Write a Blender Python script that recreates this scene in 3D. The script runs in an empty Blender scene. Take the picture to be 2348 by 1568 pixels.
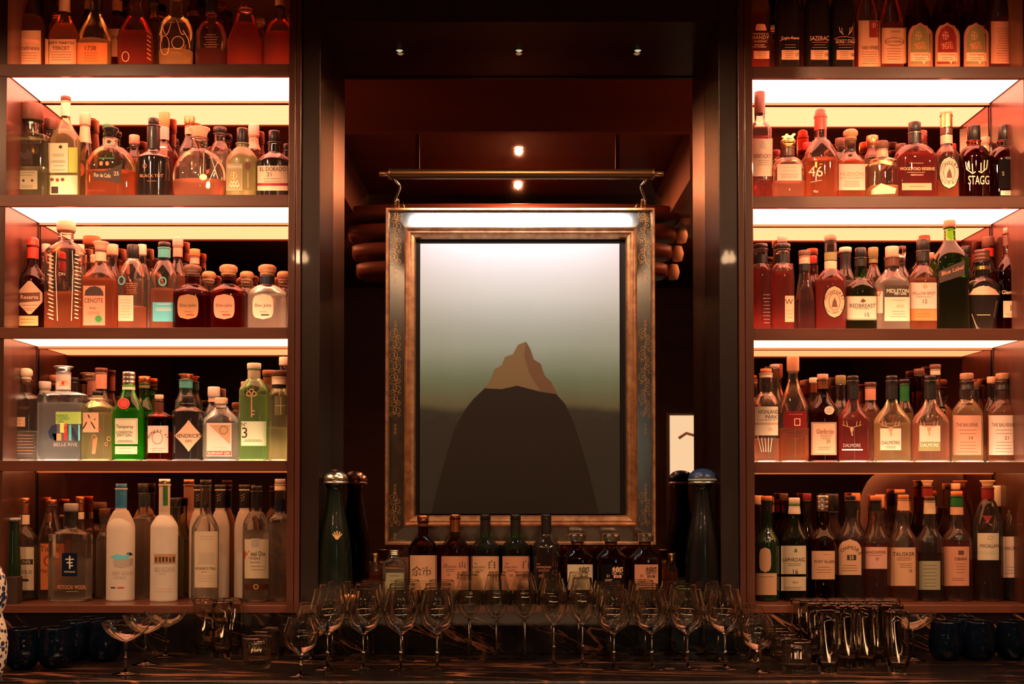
import bpy, bmesh, math, random
from mathutils import Vector, Matrix
from mathutils.geometry import tessellate_polygon
random.seed(7)
C = bpy.context.scene.collection
PI = math.pi

# ------------------------------------------------------------------ camera
W_, H_, F_ = 2348.0, 1568.0, 2730.0
DCAM, EYE = 3.64, 1.45
TH = math.atan(0.0273)
PPY = 1037.0
cam_d = bpy.data.cameras.new('camera'); cam = bpy.data.objects.new('camera', cam_d); C.objects.link(cam)
bpy.context.scene.camera = cam
CAMP = Vector((0, -DCAM, EYE))
cam.location = CAMP
cam.rotation_euler = (PI/2 + TH, 0, 0)
cam_d.sensor_width = 36; cam_d.lens = F_/W_*36
cam_d.shift_y = (PPY - H_/2)/W_
cam_d.clip_start = 0.05; cam_d.clip_end = 60
FWD = Vector((0, math.cos(TH), math.sin(TH))); UPV = Vector((0, -math.sin(TH), math.cos(TH)))

def ray(px, py):
    return FWD + Vector((1, 0, 0))*((px - 1174)/F_) + UPV*((PPY - py)/F_)
def at(px, py, Y):
    d = ray(px, py); t = (Y + DCAM)/d.y
    return CAMP + d*t
def on_z(px, py, z):
    d = ray(px, py); t = (z - EYE)/d.z
    return CAMP + d*t

# ------------------------------------------------------------------ materials
MC = {}
def nt(name):
    m = bpy.data.materials.new(name); m.use_nodes = True
    t = m.node_tree; t.nodes.clear()
    o = t.nodes.new('ShaderNodeOutputMaterial')
    return m, t, o
def pbr(name, col, rough=.5, metal=0, coat=0, trans=0, ior=1.45, emis=None, es=0, sss=0):
    if name in MC: return MC[name]
    m, t, o = nt(name)
    b = t.nodes.new('ShaderNodeBsdfPrincipled')
    b.inputs['Base Color'].default_value = (*col, 1)
    b.inputs['Roughness'].default_value = rough
    b.inputs['Metallic'].default_value = metal
    b.inputs['Coat Weight'].default_value = coat
    b.inputs['Transmission Weight'].default_value = trans
    b.inputs['IOR'].default_value = ior
    if emis:
        b.inputs['Emission Color'].default_value = (*emis, 1); b.inputs['Emission Strength'].default_value = es
    t.links.new(b.outputs[0], o.inputs[0])
    MC[name] = m
    return m
def noisy(name, c1, c2, scale=8, rough=.4, stretch=(1, 1, 1), coat=0, metal=0, bump=0, detail=6):
    if name in MC: return MC[name]
    m, t, o = nt(name)
    b = t.nodes.new('ShaderNodeBsdfPrincipled')
    tc = t.nodes.new('ShaderNodeTexCoord'); mp = t.nodes.new('ShaderNodeMapping')
    mp.inputs['Scale'].default_value = stretch
    n = t.nodes.new('ShaderNodeTexNoise'); n.inputs['Scale'].default_value = scale; n.inputs['Detail'].default_value = detail
    r = t.nodes.new('ShaderNodeValToRGB')
    r.color_ramp.elements[0].position = .35; r.color_ramp.elements[0].color = (*c1, 1)
    r.color_ramp.elements[1].position = .7; r.color_ramp.elements[1].color = (*c2, 1)
    t.links.new(tc.outputs['Object'], mp.inputs[0]); t.links.new(mp.outputs[0], n.inputs['Vector'])
    t.links.new(n.outputs['Fac'], r.inputs[0]); t.links.new(r.outputs[0], b.inputs['Base Color'])
    b.inputs['Roughness'].default_value = rough; b.inputs['Coat Weight'].default_value = coat; b.inputs['Metallic'].default_value = metal
    if bump:
        bp = t.nodes.new('ShaderNodeBump'); bp.inputs['Strength'].default_value = bump; bp.inputs['Distance'].default_value = .002
        t.links.new(n.outputs['Fac'], bp.inputs['Height']); t.links.new(bp.outputs[0], b.inputs['Normal'])
    t.links.new(b.outputs[0], o.inputs[0])
    MC[name] = m
    return m
def thin(name, tint, edge=.55, rough=.02, haze=0):
    """blown glass wall: sees through with a tint that deepens towards the silhouette, plus a fresnel reflection"""
    if name in MC: return MC[name]
    m, t, o = nt(name)
    tr = t.nodes.new('ShaderNodeBsdfTransparent'); gl = t.nodes.new('ShaderNodeBsdfGlossy'); mx = t.nodes.new('ShaderNodeMixShader')
    gl.inputs['Roughness'].default_value = rough; gl.inputs['Color'].default_value = (1, 1, 1, 1)
    lw = t.nodes.new('ShaderNodeLayerWeight'); lw.inputs['Blend'].default_value = .35
    rp = t.nodes.new('ShaderNodeValToRGB')
    rp.color_ramp.elements[0].position = .35; rp.color_ramp.elements[0].color = (*tint, 1)
    rp.color_ramp.elements[1].position = .95; rp.color_ramp.elements[1].color = (*[c*edge for c in tint], 1)
    fr = t.nodes.new('ShaderNodeFresnel'); fr.inputs['IOR'].default_value = 1.5
    t.links.new(lw.outputs['Facing'], rp.inputs[0]); t.links.new(rp.outputs[0], tr.inputs[0])
    t.links.new(fr.outputs[0], mx.inputs[0]); t.links.new(tr.outputs[0], mx.inputs[1]); t.links.new(gl.outputs[0], mx.inputs[2])
    out = mx
    if haze:      # pale scatter put in so empty glass shows the shelf glow
        tl = t.nodes.new('ShaderNodeBsdfTranslucent'); df = t.nodes.new('ShaderNodeBsdfDiffuse'); hz = [.35+.6*c for c in tint]
        tl.inputs[0].default_value = (*hz, 1); df.inputs[0].default_value = (*hz, 1)
        m1 = t.nodes.new('ShaderNodeMixShader'); m1.inputs[0].default_value = .5; out = t.nodes.new('ShaderNodeMixShader'); out.inputs[0].default_value = haze
        t.links.new(tl.outputs[0], m1.inputs[1]); t.links.new(df.outputs[0], m1.inputs[2]); t.links.new(mx.outputs[0], out.inputs[1]); t.links.new(m1.outputs[0], out.inputs[2])
    t.links.new(out.outputs[0], o.inputs[0])
    MC[name] = m
    return m
def liquid(name, col, milk=.30):
    if name in MC: return MC[name]
    m, t, o = nt(name)
    g = t.nodes.new('ShaderNodeBsdfGlass'); g.inputs['Color'].default_value = (*col, 1); g.inputs['IOR'].default_value = 1.2
    g.inputs['Roughness'].default_value = .0
    tl = t.nodes.new('ShaderNodeBsdfTranslucent'); tl.inputs[0].default_value = (*col, 1)
    tr = t.nodes.new('ShaderNodeBsdfTransparent'); tr.inputs[0].default_value = (*[math.sqrt(c) for c in col], 1)
    mx = t.nodes.new('ShaderNodeMixShader'); mx.inputs[0].default_value = milk
    m2 = t.nodes.new('ShaderNodeMixShader'); m2.inputs[0].default_value = .3
    t.links.new(g.outputs[0], m2.inputs[1]); t.links.new(tr.outputs[0], m2.inputs[2])
    t.links.new(m2.outputs[0], mx.inputs[1]); t.links.new(tl.outputs[0], mx.inputs[2])
    t.links.new(mx.outputs[0], o.inputs[0])
    MC[name] = m
    return m
def paper(name, col):
    if name in MC: return MC[name]
    m, t, o = nt(name)
    d = t.nodes.new('ShaderNodeBsdfDiffuse'); d.inputs[0].default_value = (*col, 1)
    tl = t.nodes.new('ShaderNodeBsdfTranslucent'); tl.inputs[0].default_value = (*col, 1)
    mx = t.nodes.new('ShaderNodeMixShader'); mx.inputs[0].default_value = .38
    t.links.new(d.outputs[0], mx.inputs[1]); t.links.new(tl.outputs[0], mx.inputs[2]); t.links.new(mx.outputs[0], o.inputs[0])
    MC[name] = m
    return m
def glow(name, col, s):
    if name in MC: return MC[name]
    m, t, o = nt(name)
    e = t.nodes.new('ShaderNodeEmission'); e.inputs[0].default_value = (*col, 1); e.inputs[1].default_value = s
    t.links.new(e.outputs[0], o.inputs[0]); MC[name] = m
    return m

GLASS = {
 'cl': lambda: thin('clear_glass', (.96, .94, .9), haze=.016),
 'gr': lambda: thin('green_glass', (.30, .82, .16), .5, haze=.008),
 'dg': lambda: thin('deep_green_glass', (.08, .40, .06), .4),
 'li': lambda: thin('lime_glass', (.62, .95, .42), .6, haze=.05),
 'te': lambda: thin('aqua_glass', (.60, .88, .80), .6, haze=.04),
 'ye': lambda: thin('straw_glass', (.93, .90, .62), .6, haze=.05),
 'sm': lambda: thin('smoke_glass', (.70, .72, .55), .5, haze=.03),
 'bl': lambda: thin('pale_blue_glass', (.84, .90, .97), .55, haze=.04),
 'br': lambda: thin('brown_glass', (.55, .20, .08), .5),
 'dk': lambda: pbr('black_glass', (.012, .009, .008), .08, coat=.6),
 'ol': lambda: pbr('olive_glass', (.16, .15, .05), .35, coat=.3),
 'gk': lambda: pbr('bottle_green_glass', (.006, .02, .008), .08, coat=.6),
 'fr': lambda: pbr('frosted_glass', (.93, .88, .80), .55, trans=.55, ior=1.25),
}
LIQ = {
 'r': (.62, .035, .02), 'd': (.22, .012, .01), 'o': (.95, .24, .06), 'a': (.86, .20, .05), 'g': (.97, .62, .28), 'p': (.95, .38, .22),
 'c': (.97, .95, .9), 'n': (.28, .95, .22), 'y': (.97, .92, .62), 's': (.85, .88, .70), 'm': (.45, .08, .03),
}
COL = {
 'cream': (.80, .70, .52), 'white': (.85, .80, .72), 'peach': (.80, .50, .32), 'salmon': (.72, .36, .24), 'orange': (.85, .28, .10),
 'red': (.55, .03, .02), 'black': (.012, .010, .010), 'brown': (.10, .035, .02), 'wood': (.55, .27, .13), 'darkwood': (.16, .07, .04),
 'gold': (.72, .48, .20), 'silver': (.75, .72, .68), 'copper': (.62, .24, .12), 'blue': (.03, .20, .45), 'navy': (.01, .02, .05),
 'teal': (.08, .42, .40), 'cyan': (.12, .58, .72), 'lime': (.50, .75, .18), 'green': (.02, .18, .04), 'olive': (.22, .20, .08),
 'grey': (.38, .34, .30), 'pink': (.85, .48, .38), 'palepink': (.85, .64, .52), 'bronze': (.42, .24, .12), 'sage': (.42, .42, .28),
 'wine': (.22, .02, .02), 'mint': (.80, .86, .62), 'ink': (.03, .015, .01), 'yellow': (.80, .62, .15), 'wax': (.65, .05, .025),
}
METAL = {'gold', 'silver', 'copper'}
def cmat(c):
    if c in METAL: return pbr(c+'_metal', COL[c], .28, 1)
    if c in ('wood', 'darkwood'):
        a = COL[c]; return noisy(c+'_stopper', tuple(x*.75 for x in a), a, 60, .5, (1, 1, .3))
    return pbr(c+'_cap', COL[c], .35, coat=.2)
def pmat(c): return paper(c+'_paper', COL[c])
def imat(c): return pbr(c+'_ink', COL[c], .6)
def gmat(k): return GLASS[k]()

# ------------------------------------------------------------------ mesh helpers
def link(name, me, mat, parent=None, smooth=True):
    o = bpy.data.objects.new(name, me)
    if mat is not None and len(me.materials) == 0:
        me.materials.append(mat)
    if smooth:
        me.shade_smooth()
    C.objects.link(o)
    if parent is not None: o.parent = parent
    return o
def mesh(vs, fs):
    me = bpy.data.meshes.new('m'); me.from_pydata([tuple(v) for v in vs], [], fs); me.update(); return me
def boxes(lst):
    vs, fs = [], []
    for (x0, x1, y0, y1, z0, z1) in lst:
        b = len(vs)
        vs += [(x0, y0, z0), (x1, y0, z0), (x1, y1, z0), (x0, y1, z0), (x0, y0, z1), (x1, y0, z1), (x1, y1, z1), (x0, y1, z1)]
        fs += [(b, b+3, b+2, b+1), (b+4, b+5, b+6, b+7), (b, b+1, b+5, b+4), (b+1, b+2, b+6, b+5), (b+2, b+3, b+7, b+6), (b+3, b, b+4, b+7)]
    return vs, fs
def box(name, dims, mat, parent=None, bevel=0):
    me = mesh(*boxes([dims]))
    if bevel:
        bm = bmesh.new(); bm.from_mesh(me)
        bmesh.ops.bevel(bm, geom=bm.edges[:], offset=bevel, segments=2, affect='EDGES', profile=.5)
        bm.to_mesh(me); bm.free()
    return link(name, me, mat, parent, smooth=False)
def loft(secs, seg=28, cap0=True, cap1=True):
    """secs: (z, a, b, n) superellipse sections -> closed surface"""
    vs, fs = [], []
    for (z, a, b, n) in secs:
        for i in range(seg):
            t = 2*PI*i/seg; c, s = math.cos(t), math.sin(t)
            e = 2.0/n
            vs.append((a*math.copysign(abs(c)**e, c), b*math.copysign(abs(s)**e, s), z))
    for k in range(len(secs)-1):
        for i in range(seg):
            j = (i+1) % seg
            fs.append((k*seg+i, k*seg+j, (k+1)*seg+j, (k+1)*seg+i))
    if cap0: fs.append(tuple(range(seg-1, -1, -1)))
    if cap1: fs.append(tuple((len(secs)-1)*seg+i for i in range(seg)))
    return vs, fs
def lathe(prof, seg=28, close=True):
    """prof: (r, z); r=0 ends become a pole"""
    vs, fs, rings = [], [], []
    for (r, z) in prof:
        if r <= 1e-6:
            rings.append([len(vs)]); vs.append((0, 0, z))
        else:
            rings.append(list(range(len(vs), len(vs)+seg)))
            vs += [(r*math.cos(2*PI*i/seg), r*math.sin(2*PI*i/seg), z) for i in range(seg)]
    for A, B in zip(rings, rings[1:]):
        for i in range(seg):
            j = (i+1) % seg
            if len(A) == 1 and len(B) == 1: continue
            if len(A) == 1: fs.append((A[0], B[j], B[i]))
            elif len(B) == 1: fs.append((A[i], A[j], B[0]))
            else: fs.append((A[i], A[j], B[j], B[i]))
    return vs, fs
def tube(pts, r, seg=10):
    pts = [Vector(p) for p in pts]; vs, fs = [], []
    for k, p in enumerate(pts):
        d = (pts[min(k+1, len(pts)-1)] - pts[max(k-1, 0)]).normalized()
        u = d.cross(Vector((0, 0, 1)) if abs(d.z) < .9 else Vector((1, 0, 0))).normalized(); v = d.cross(u)
        for i in range(seg):
            t = 2*PI*i/seg; vs.append(p + (u*math.cos(t) + v*math.sin(t))*r)
    for k in range(len(pts)-1):
        for i in range(seg):
            j = (i+1) % seg; fs.append((k*seg+i, k*seg+j, (k+1)*seg+j, (k+1)*seg+i))
    fs.append(tuple(range(seg-1, -1, -1))); fs.append(tuple((len(pts)-1)*seg+i for i in range(seg)))
    return vs, fs
def spline(pts, n=6):
    out = []
    for i in range(len(pts)-1):
        p = [Vector(pts[max(0, min(len(pts)-1, i+k))]) for k in (-1, 0, 1, 2)]
        for k in range(n):
            t = k/n; out.append(.5*((2*p[1]) + (p[2]-p[0])*t + (2*p[0]-5*p[1]+4*p[2]-p[3])*t*t + (p[3]-p[0]+3*p[1]-3*p[2])*t**3))
    out.append(Vector(pts[-1])); return out
def empty(name, loc):
    o = bpy.data.objects.new(name, None); C.objects.link(o); o.location = loc; o.empty_display_size = .02
    return o
def tag(o, label=None, cat=None, group=None, kind=None):
    if label: o['label'] = label
    if cat: o['category'] = cat
    if group: o['group'] = group
    if kind: o['kind'] = kind
    return o
def struct(o): o['kind'] = 'structure'; return o
def copy_tree(o, loc):
    r = o.copy(); C.objects.link(r); r.location = loc
    for ch in o.children:
        c = ch.copy(); C.objects.link(c); c.parent = r
        for g in ch.children:
            d = g.copy(); C.objects.link(d); d.parent = c
    return r

# ------------------------------------------------------------------ text as flat meshes
TXT = {}
def text_mesh(s):
    if s in TXT: return TXT[s]
    cu = bpy.data.curves.new('t', 'FONT'); cu.body = s; cu.align_x = 'CENTER'; cu.resolution_u = 3
    o = bpy.data.objects.new('t', cu)
    me = bpy.data.meshes.new_from_object(o)
    vs = [(v.co.x, v.co.y) for v in me.vertices]; fs = [tuple(p.vertices) for p in me.polygons]
    bpy.data.objects.remove(o); bpy.data.curves.remove(cu); bpy.data.meshes.remove(me)
    if not vs: TXT[s] = ([], [], 1, 1); return TXT[s]
    y0 = min(v[1] for v in vs); y1 = max(v[1] for v in vs); x0 = min(v[0] for v in vs); x1 = max(v[0] for v in vs)
    h = max(y1-y0, .01); cx = (x0+x1)/2; cy = (y0+y1)/2
    TXT[s] = ([((x-cx)/h, (y-cy)/h) for x, y in vs], fs, (x1-x0)/h, 1)
    return TXT[s]

def flat_items(items, P, xc, wmax, deft='ink'):
    """build (verts, faces, material index, materials) of printed items; P maps photo pixel -> local point"""
    vs, fs, mi, mats = [], [], [], []
    def mid(c):
        if c not in mats: mats.append(c)
        return mats.index(c)
    PC = getattr(P, 'cl', P)
    def poly(pts, c, Pf=None):
        b = len(vs); q = [(Pf or P)(*p) for p in pts]
        if any(v is None for v in q): return
        vs.extend(q); fs.append(tuple(range(b, b+len(q)))); mi.append(mid(c))
    def fill(pts, c):
        """solid printed shape, cut into small triangles so it follows the glass"""
        st = [tuple(pts[i] for i in t3) for t3 in tessellate_polygon([[Vector((p[0], p[1], 0)) for p in pts]])]
        q = []
        while st:
            t3 = st.pop(); L = [math.dist(t3[i], t3[(i+1) % 3]) for i in range(3)]; m = L.index(max(L))
            if L[m] > 7:
                a_, b_, c_ = t3[m], t3[(m+1) % 3], t3[(m+2) % 3]; h = ((a_[0]+b_[0])/2, (a_[1]+b_[1])/2)
                st += [(a_, h, c_), (h, b_, c_)]
            else: q.append(t3)
        ix = {}; cm = mid(c)
        for t3 in q:
            f = []
            for p in t3:
                if p not in ix:
                    v = PC(*p)
                    if v is None: break
                    ix[p] = len(vs); vs.append(v)
                f.append(ix[p])
            else:
                if len(set(f)) == 3:
                    x1, y1 = t3[1][0]-t3[0][0], t3[1][1]-t3[0][1]; x2, y2 = t3[2][0]-t3[0][0], t3[2][1]-t3[0][1]
                    if x1*y2-x2*y1 > 0: f.reverse()
                    fs.append(tuple(f)); mi.append(cm)
    def stroke(pts, w, c):
        for (a, b) in zip(pts, pts[1:]):
            dx, dy = b[0]-a[0], b[1]-a[1]; L = math.hypot(dx, dy) or 1
            nx, ny = -dy/L*w/2, dx/L*w/2; ex, ey = dx/L*w*.3, dy/L*w*.3
            n = max(1, int(L/6))
            for k in range(n):
                u, v = k/n, (k+1)/n
                p = (a[0]+dx*u-ex, a[1]+dy*u-ey); q = (a[0]+dx*v+ex, a[1]+dy*v+ey)
                poly([(p[0]+nx, p[1]+ny), (q[0]+nx, q[1]+ny), (q[0]-nx, q[1]-ny), (p[0]-nx, p[1]-ny)][::-1], c)
    for it in items:
        k = it[0]
        if k == 'T':
            s, x, y, h = it[1:5]; c = it[5] if len(it) > 5 else deft; wm = it[6] if len(it) > 6 else wmax
            slope = it[7] if len(it) > 7 else 0
            tv, tf, tw, _ = text_mesh(s)
            sx = h if tw*h <= wm else wm/tw
            X = xc if x is None else x
            q = [P(X + a*sx, y - b*h - slope*a*sx) for a, b in tv]
            base = len(vs); rm = {}
            for f in tf:
                if any(q[i] is None for i in f): continue
                g = []
                for i in f:
                    if i not in rm: rm[i] = len(vs); vs.append(q[i])
                    g.append(rm[i])
                fs.append(tuple(g)); mi.append(mid(c))
        elif k == 'P':
            x0, x1, y0, y1, n = it[1:6]; c = it[6] if len(it) > 6 else deft
            for i in range(n):
                y = y0 + (y1-y0)*i/max(1, n-1); m = (x0+x1)/2; hw = (x1-x0)/2*random.uniform(.7, 1)
                x = m-hw
                while x < m+hw:
                    l = random.uniform(2, 6); stroke([(x, y), (min(x+l, m+hw), y)], .8, c); x += l+1.2
        elif k == 'S': stroke(it[3], it[2], it[1])
        elif k == 'F': fill(it[2], it[1])
        elif k == 'E':   # ellipse outline or disc: ('E', colour, cx, cy, rx, ry, width or 0)
            c, cx, cy, rx, ry, w = it[1:7]
            pts = [(cx+rx*math.cos(t*PI/12), cy-ry*math.sin(t*PI/12)) for t in range(25)]
            if w: stroke(pts, w, c)
            else: fill(pts[:-1], c)
        elif k == 'C':   # text on an arc: ('C', text, cx, cy, r, a0, a1, h, colour) angles in degrees, clockwise from left
            s, cx, cy, r, a0, a1, h = it[1:8]; c = it[8] if len(it) > 8 else deft
            for i, ch in enumerate(s):
                if ch == ' ': continue
                a = math.radians(a0 + (a1-a0)*i/max(1, len(s)-1)); up = 1 if a1 < a0 else -1
                px, py = cx + r*math.cos(a), cy - r*math.sin(a); ro = a - PI/2 if up > 0 else a + PI/2
                tv, tf, tw, _ = text_mesh(ch); base = len(vs)
                q = [P(px + (u*math.cos(ro) - v*math.sin(ro))*h, py - (u*math.sin(ro) + v*math.cos(ro))*h) for u, v in tv]
                if any(v is None for v in q): continue
                vs.extend(q)
                for f in tf: fs.append(tuple(base+i for i in f)); mi.append(mid(c))
    return vs, fs, mi, mats
def link_flat(name, data, parent, ink=True):
    vs, fs, mi, mats = data
    if not fs: return None
    me = mesh(vs, fs)
    for c in mats: me.materials.append(imat(c))
    me.polygons.foreach_set('material_index', mi)
    return link(name, me, None, parent, smooth=False)

# ------------------------------------------------------------------ bottles
CAPS = {
 'c': [(.96, 0), (1, .04), (1, .90), (.93, 1), (0, 1)],
 'k': [(.78, 0), (.78, .22), (1, .27), (1, .9), (.9, 1), (0, 1)],
 'b': [(.62, 0), (.80, .08), (.80, .2), (.62, .25), (.9, .35), (1, .55), (.95, .8), (.7, .95), (.3, 1), (0, 1)],
 'f': [(.70, 0), (.72, .4), (.85, .7), (1, .85), (1, .97), (.9, 1), (0, 1)],
 'o': [(1, 0), (1, .12), (.9, .3), (.93, .6), (.8, .85), (.45, .98), (0, 1)],
 's': [(.94, 0), (1, .03), (1, .3), (.96, .33), (1, .37), (1, .62), (.96, .66), (1, .7), (1, .95), (.95, 1), (0, 1)],
 'r': [(.6, 0), (1, .2), (1.05, .5), (1, .8), (.6, 1), (0, 1)],
}
def prof_r(kind, t, w, n):
    t = min(max(t, 0), 1)
    el = math.sqrt(max(0, 1-t*t)); co = (math.cos(PI*t)+1)/2
    if kind == 'r': k = .55*el + .45*co
    elif kind == 'e': k = .85*el + .15*co
    elif kind == 's': k = .8*co + .2*(1-t)
    elif kind == 'c': k = 1-t
    elif kind == 'q': k = el
    else: k = .55*el + .45*co
    return n + (w-n)*k
def make_bottle(name, desc, cat, zs, Yc, x, w, yt, ysh, yn, nw, prof='r', n=2, d=None, glass='cl', liq=None, lvl=None,
                cap=('c', 'black', 12, None), foil=(), labs=(), bulb=0, globe=0, taper=0, group=None, ring=True, parts=None, cx=None):
    p0 = at(x, 800, Yc); sc = (Yc + DCAM)/F_
    X = p0.x
    A = w/2*sc; NR = nw/2*sc
    if d is None: d = 1 if n <= 2.5 else .8
    Z = lambda y, YY=Yc: at(x, y, YY).z - zs
    zt = Z(yt); zsh = Z(ysh); zn = Z(yn); ck, cc, ch, cw = cap
    zl = Z(yt + ch)                                   # lip of the glass = bottom of the cap
    B = min(A*d, .040 if Yc < .19 else .034)
    if n <= 2.5: B = min(A, .042 if Yc < .19 else .033)
    def sec(z):
        if z <= zsh:
            u = max(0, z)/max(zsh, .01)
            k = 1.0
            if globe: k = 1 - globe*(1 - math.sqrt(max(0, 1-(1-u)**2*.96)))
            if taper: k *= 1 + taper*(u-1)
            e = 1.0
            if z < .005: e = .90 + .10*math.sqrt(max(0, z/.005))
            return A*k*e, B*k*e, n
        if z <= zn:
            t = (z-zsh)/max(zn-zsh, 1e-4)
            r = prof_r(prof, t, 1.0, 0.0)
            return NR + (A-NR)*r, NR + (B-NR)*r, 2 + (n-2)*max(0, 1-t*1.3)
        t = (z-zn)/max(zl-zn, 1e-4)
        k = 1 + bulb*math.sin(PI*min(1, t*1.25))*(1 if t < .8 else 0)
        return NR*k, NR*k, 2
    root = empty(name, (X, Yc, zs))
    tag(root, desc, cat, group)
    zz = [0, .0015, .005, .008] + [zsh*i/8 for i in range(1, 9) if zsh*i/8 > .01]
    zz += [zsh + (zn-zsh)*i/12 for i in range(1, 13)] + [zn + (zl-zn)*i/8 for i in range(1, 9)]
    seg = 40 if n > 2.5 else 28
    secs = [(z, *sec(z)) for z in zz]
    if ring and ck != 'x':
        a = NR*1.12
        secs = secs[:-1] + [(zl-.006, NR, NR, 2), (zl-.005, a, a, 2), (zl-.001, a, a, 2), (zl, NR, NR, 2)]
    me = mesh(*loft(secs, seg)); link('bottle_glass' if glass not in ('ce',) else 'body', me, gmat(glass), root)
    opaque = glass in ('dk', 'ol', 'gk')
    if liq and not opaque and zl > .03:
        lz = Z(lvl) if lvl else zsh
        lz = min(lz, zl-.01); tk = .0022
        ls = []
        for i in range(15):
            z = .007 + (lz-.007)*i/14; a, b, m = sec(z); q = .86 if i == 0 else 1
            ls.append((z, (a-tk)*q, (b-tk)*q, m))
        c = LIQ[liq]
        link('liquid', mesh(*loft(ls, seg)), liquid('liquid_'+liq, tuple(v**.5 for v in c), .30 if liq in 'cys' else .40), root)
        if not glass == 'fr':   # thick glass foot
            a, b, m = sec(.004)
            link('glass_foot', mesh(*loft([(.0006, a*.8, b*.8, m), (.0012, a*.93, b*.93, m), (.0062, a*.93, b*.93, m), (.0066, a*.8, b*.8, m)], seg)), solid_glass(), root)
    if ck != 'x':
        R = (cw/2*sc) if cw else NR*1.08
        H = zt - zl
        pr = [(r*R, zl + z*H) for r, z in CAPS[ck]]
        if ck in 'kb':
            link('stopper', mesh(*lathe([(0, zl-.012), (NR*.8, zl-.012), (NR*.8, zl+.001)], 20)), noisy('cork_plug', (.35, .17, .08), (.55, .3, .15), 90, .8), root)
        link('cap', mesh(*lathe([(0, zl-.0005)] + pr, 26)), solid_glass() if cc == 'glass' else cmat(cc), root)
    for (f0, f1, fc) in foil:
        za, zb = Z(f1), Z(f0)
        ss = [(za + (zb-za)*i/6,) for i in range(7)]
        ss = [(z, sec(z)[0]+.0007, sec(z)[1]+.0007, sec(z)[2]) for (z,) in ss]
        link('neck_foil', mesh(*loft(ss, seg, False, False)), cmat(fc), root)
    Yf = Yc - B
    def mk(off, clamp=False):
        def P(px, py):
            Y = Yf
            for _ in range(9):          # where the sight line meets the glass
                g = at(px, py, Y); lx = g.x - X; z = max(g.z - zs, .002)
                a, b, m = sec(z); q = min(abs(lx)/a, .999)
                Y = .45*Y + .55*(Yc - b*(1-q**m)**(1/m))
            if clamp and q > .975: lx *= .975/q; q = .975
            if q > .985: return None
            return Vector((lx, -b*(1-q**m)**(1/m) - off, z))
        return P
    PL, PT = mk(.0007, True), mk(.0013); PT.cl = mk(.0011, True)
    for li, (shape, x0, x1, y0, y1, lc, items) in enumerate(labs):
        PL = mk(.0007+.0005*li, True); PT = mk(.0013+.0005*li); PT.cl = mk(.0010+.0005*li, True)
        if x0 is None: x0, x1 = x - w*.46, x + w*.46
        # keep the sheet within the glass
        lim = .97*w/2*(Yc+DCAM)/(Yf+DCAM)
        x0, x1 = max(x0, x-lim), min(x1, x+lim)
        lab = root; xc = (x0+x1)/2
        if shape:
            nu, nv = 14, (14 if shape in 'oadhb' else 6); vs, fs = [], []
            ok = True
            for j in range(nv+1):
                v = j/nv
                if shape == 'o': k = math.sin(math.acos(max(-1, min(1, 1-2*v))))
                elif shape == 'b': k = max(0, 1-abs(2*v-1)**3.2)**(1/3.2)
                elif shape == 'd': k = 1-abs(2*v-1)**.85
                elif shape == 'h': k = min(1, .12 + 2.4*min(v, 1-v)) if True else 1
                elif shape == 'a': k = math.sqrt(max(0, 1-(1-min(1, v/.32))**2))
                else: k = 1
                k = max(k, .02)
                for i in range(nu+1):
                    px = xc + (x1-x0)/2*k*(2*i/nu-1)
                    q = PL(px, y0 + (y1-y0)*v)
                    if q is None: q = PL(x + (px-x)*.97, y0 + (y1-y0)*v)
                    if q is None: ok = False; q = Vector((0, 0, 0))
                    vs.append(q)
            if ok:
                for j in range(nv):
                    for i in range(nu):
                        a = j*(nu+1)+i; fs.append((a, a+nu+1, a+nu+2, a+1))
                lab = link('label', mesh(vs, fs), pmat(lc), root)
        if items:
            link_flat('lettering', flat_items(items, PT, xc, (x1-x0)*.86, 'ink'), lab)
    root['_x'] = x
    if parts: parts(root, sec, Z, PT)
    return root
def solid_glass():
    if 'solid_glass' in MC: return MC['solid_glass']
    m, t, o = nt('solid_glass')
    g = t.nodes.new('ShaderNodeBsdfGlass'); g.inputs['Color'].default_value = (.98, .97, .94, 1); g.inputs['IOR'].default_value = 1.48
    t.links.new(g.outputs[0], o.inputs[0]); MC['solid_glass'] = m
    return m
# ------------------------------------------------------------------ room shell and back bar
YM = .262                       # mirror plane
LACQ = noisy('dark_lacquer_wood', (.010, .0045, .0035), (.019, .008, .0055), 14, .36, (1, 1, .08), coat=.15)
BROWN = noisy('brown_stained_wood', (.095, .031, .019), (.150, .050, .029), 22, .34, (.12, 1, 1), coat=.25)
BROWNV = noisy('brown_stained_wood_upright', (.060, .020, .013), (.105, .035, .021), 22, .3, (1, 1, .08), coat=.3)
SIDEW = noisy('case_side_veneer', (.045, .017, .010), (.080, .030, .018), 22, .32, (1, 1, .08), coat=.2)
DARKW = noisy('room_dark_timber', (.030, .010, .008), (.060, .020, .015), 6, .5, (.2, 1, 1))
REDW = noisy('room_red_timber', (.10, .030, .020), (.15, .045, .030), 5, .5, (.15, 1, 1))
def mirror_mat():
    m, t, o = nt('bronze_mirror_glass')
    g = t.nodes.new('ShaderNodeBsdfGlossy'); g.inputs['Color'].default_value = (.50, .27, .20, 1); g.inputs['Roughness'].default_value = .012
    t.links.new(g.outputs[0], o.inputs[0]); return m
MIR = mirror_mat()
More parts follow.
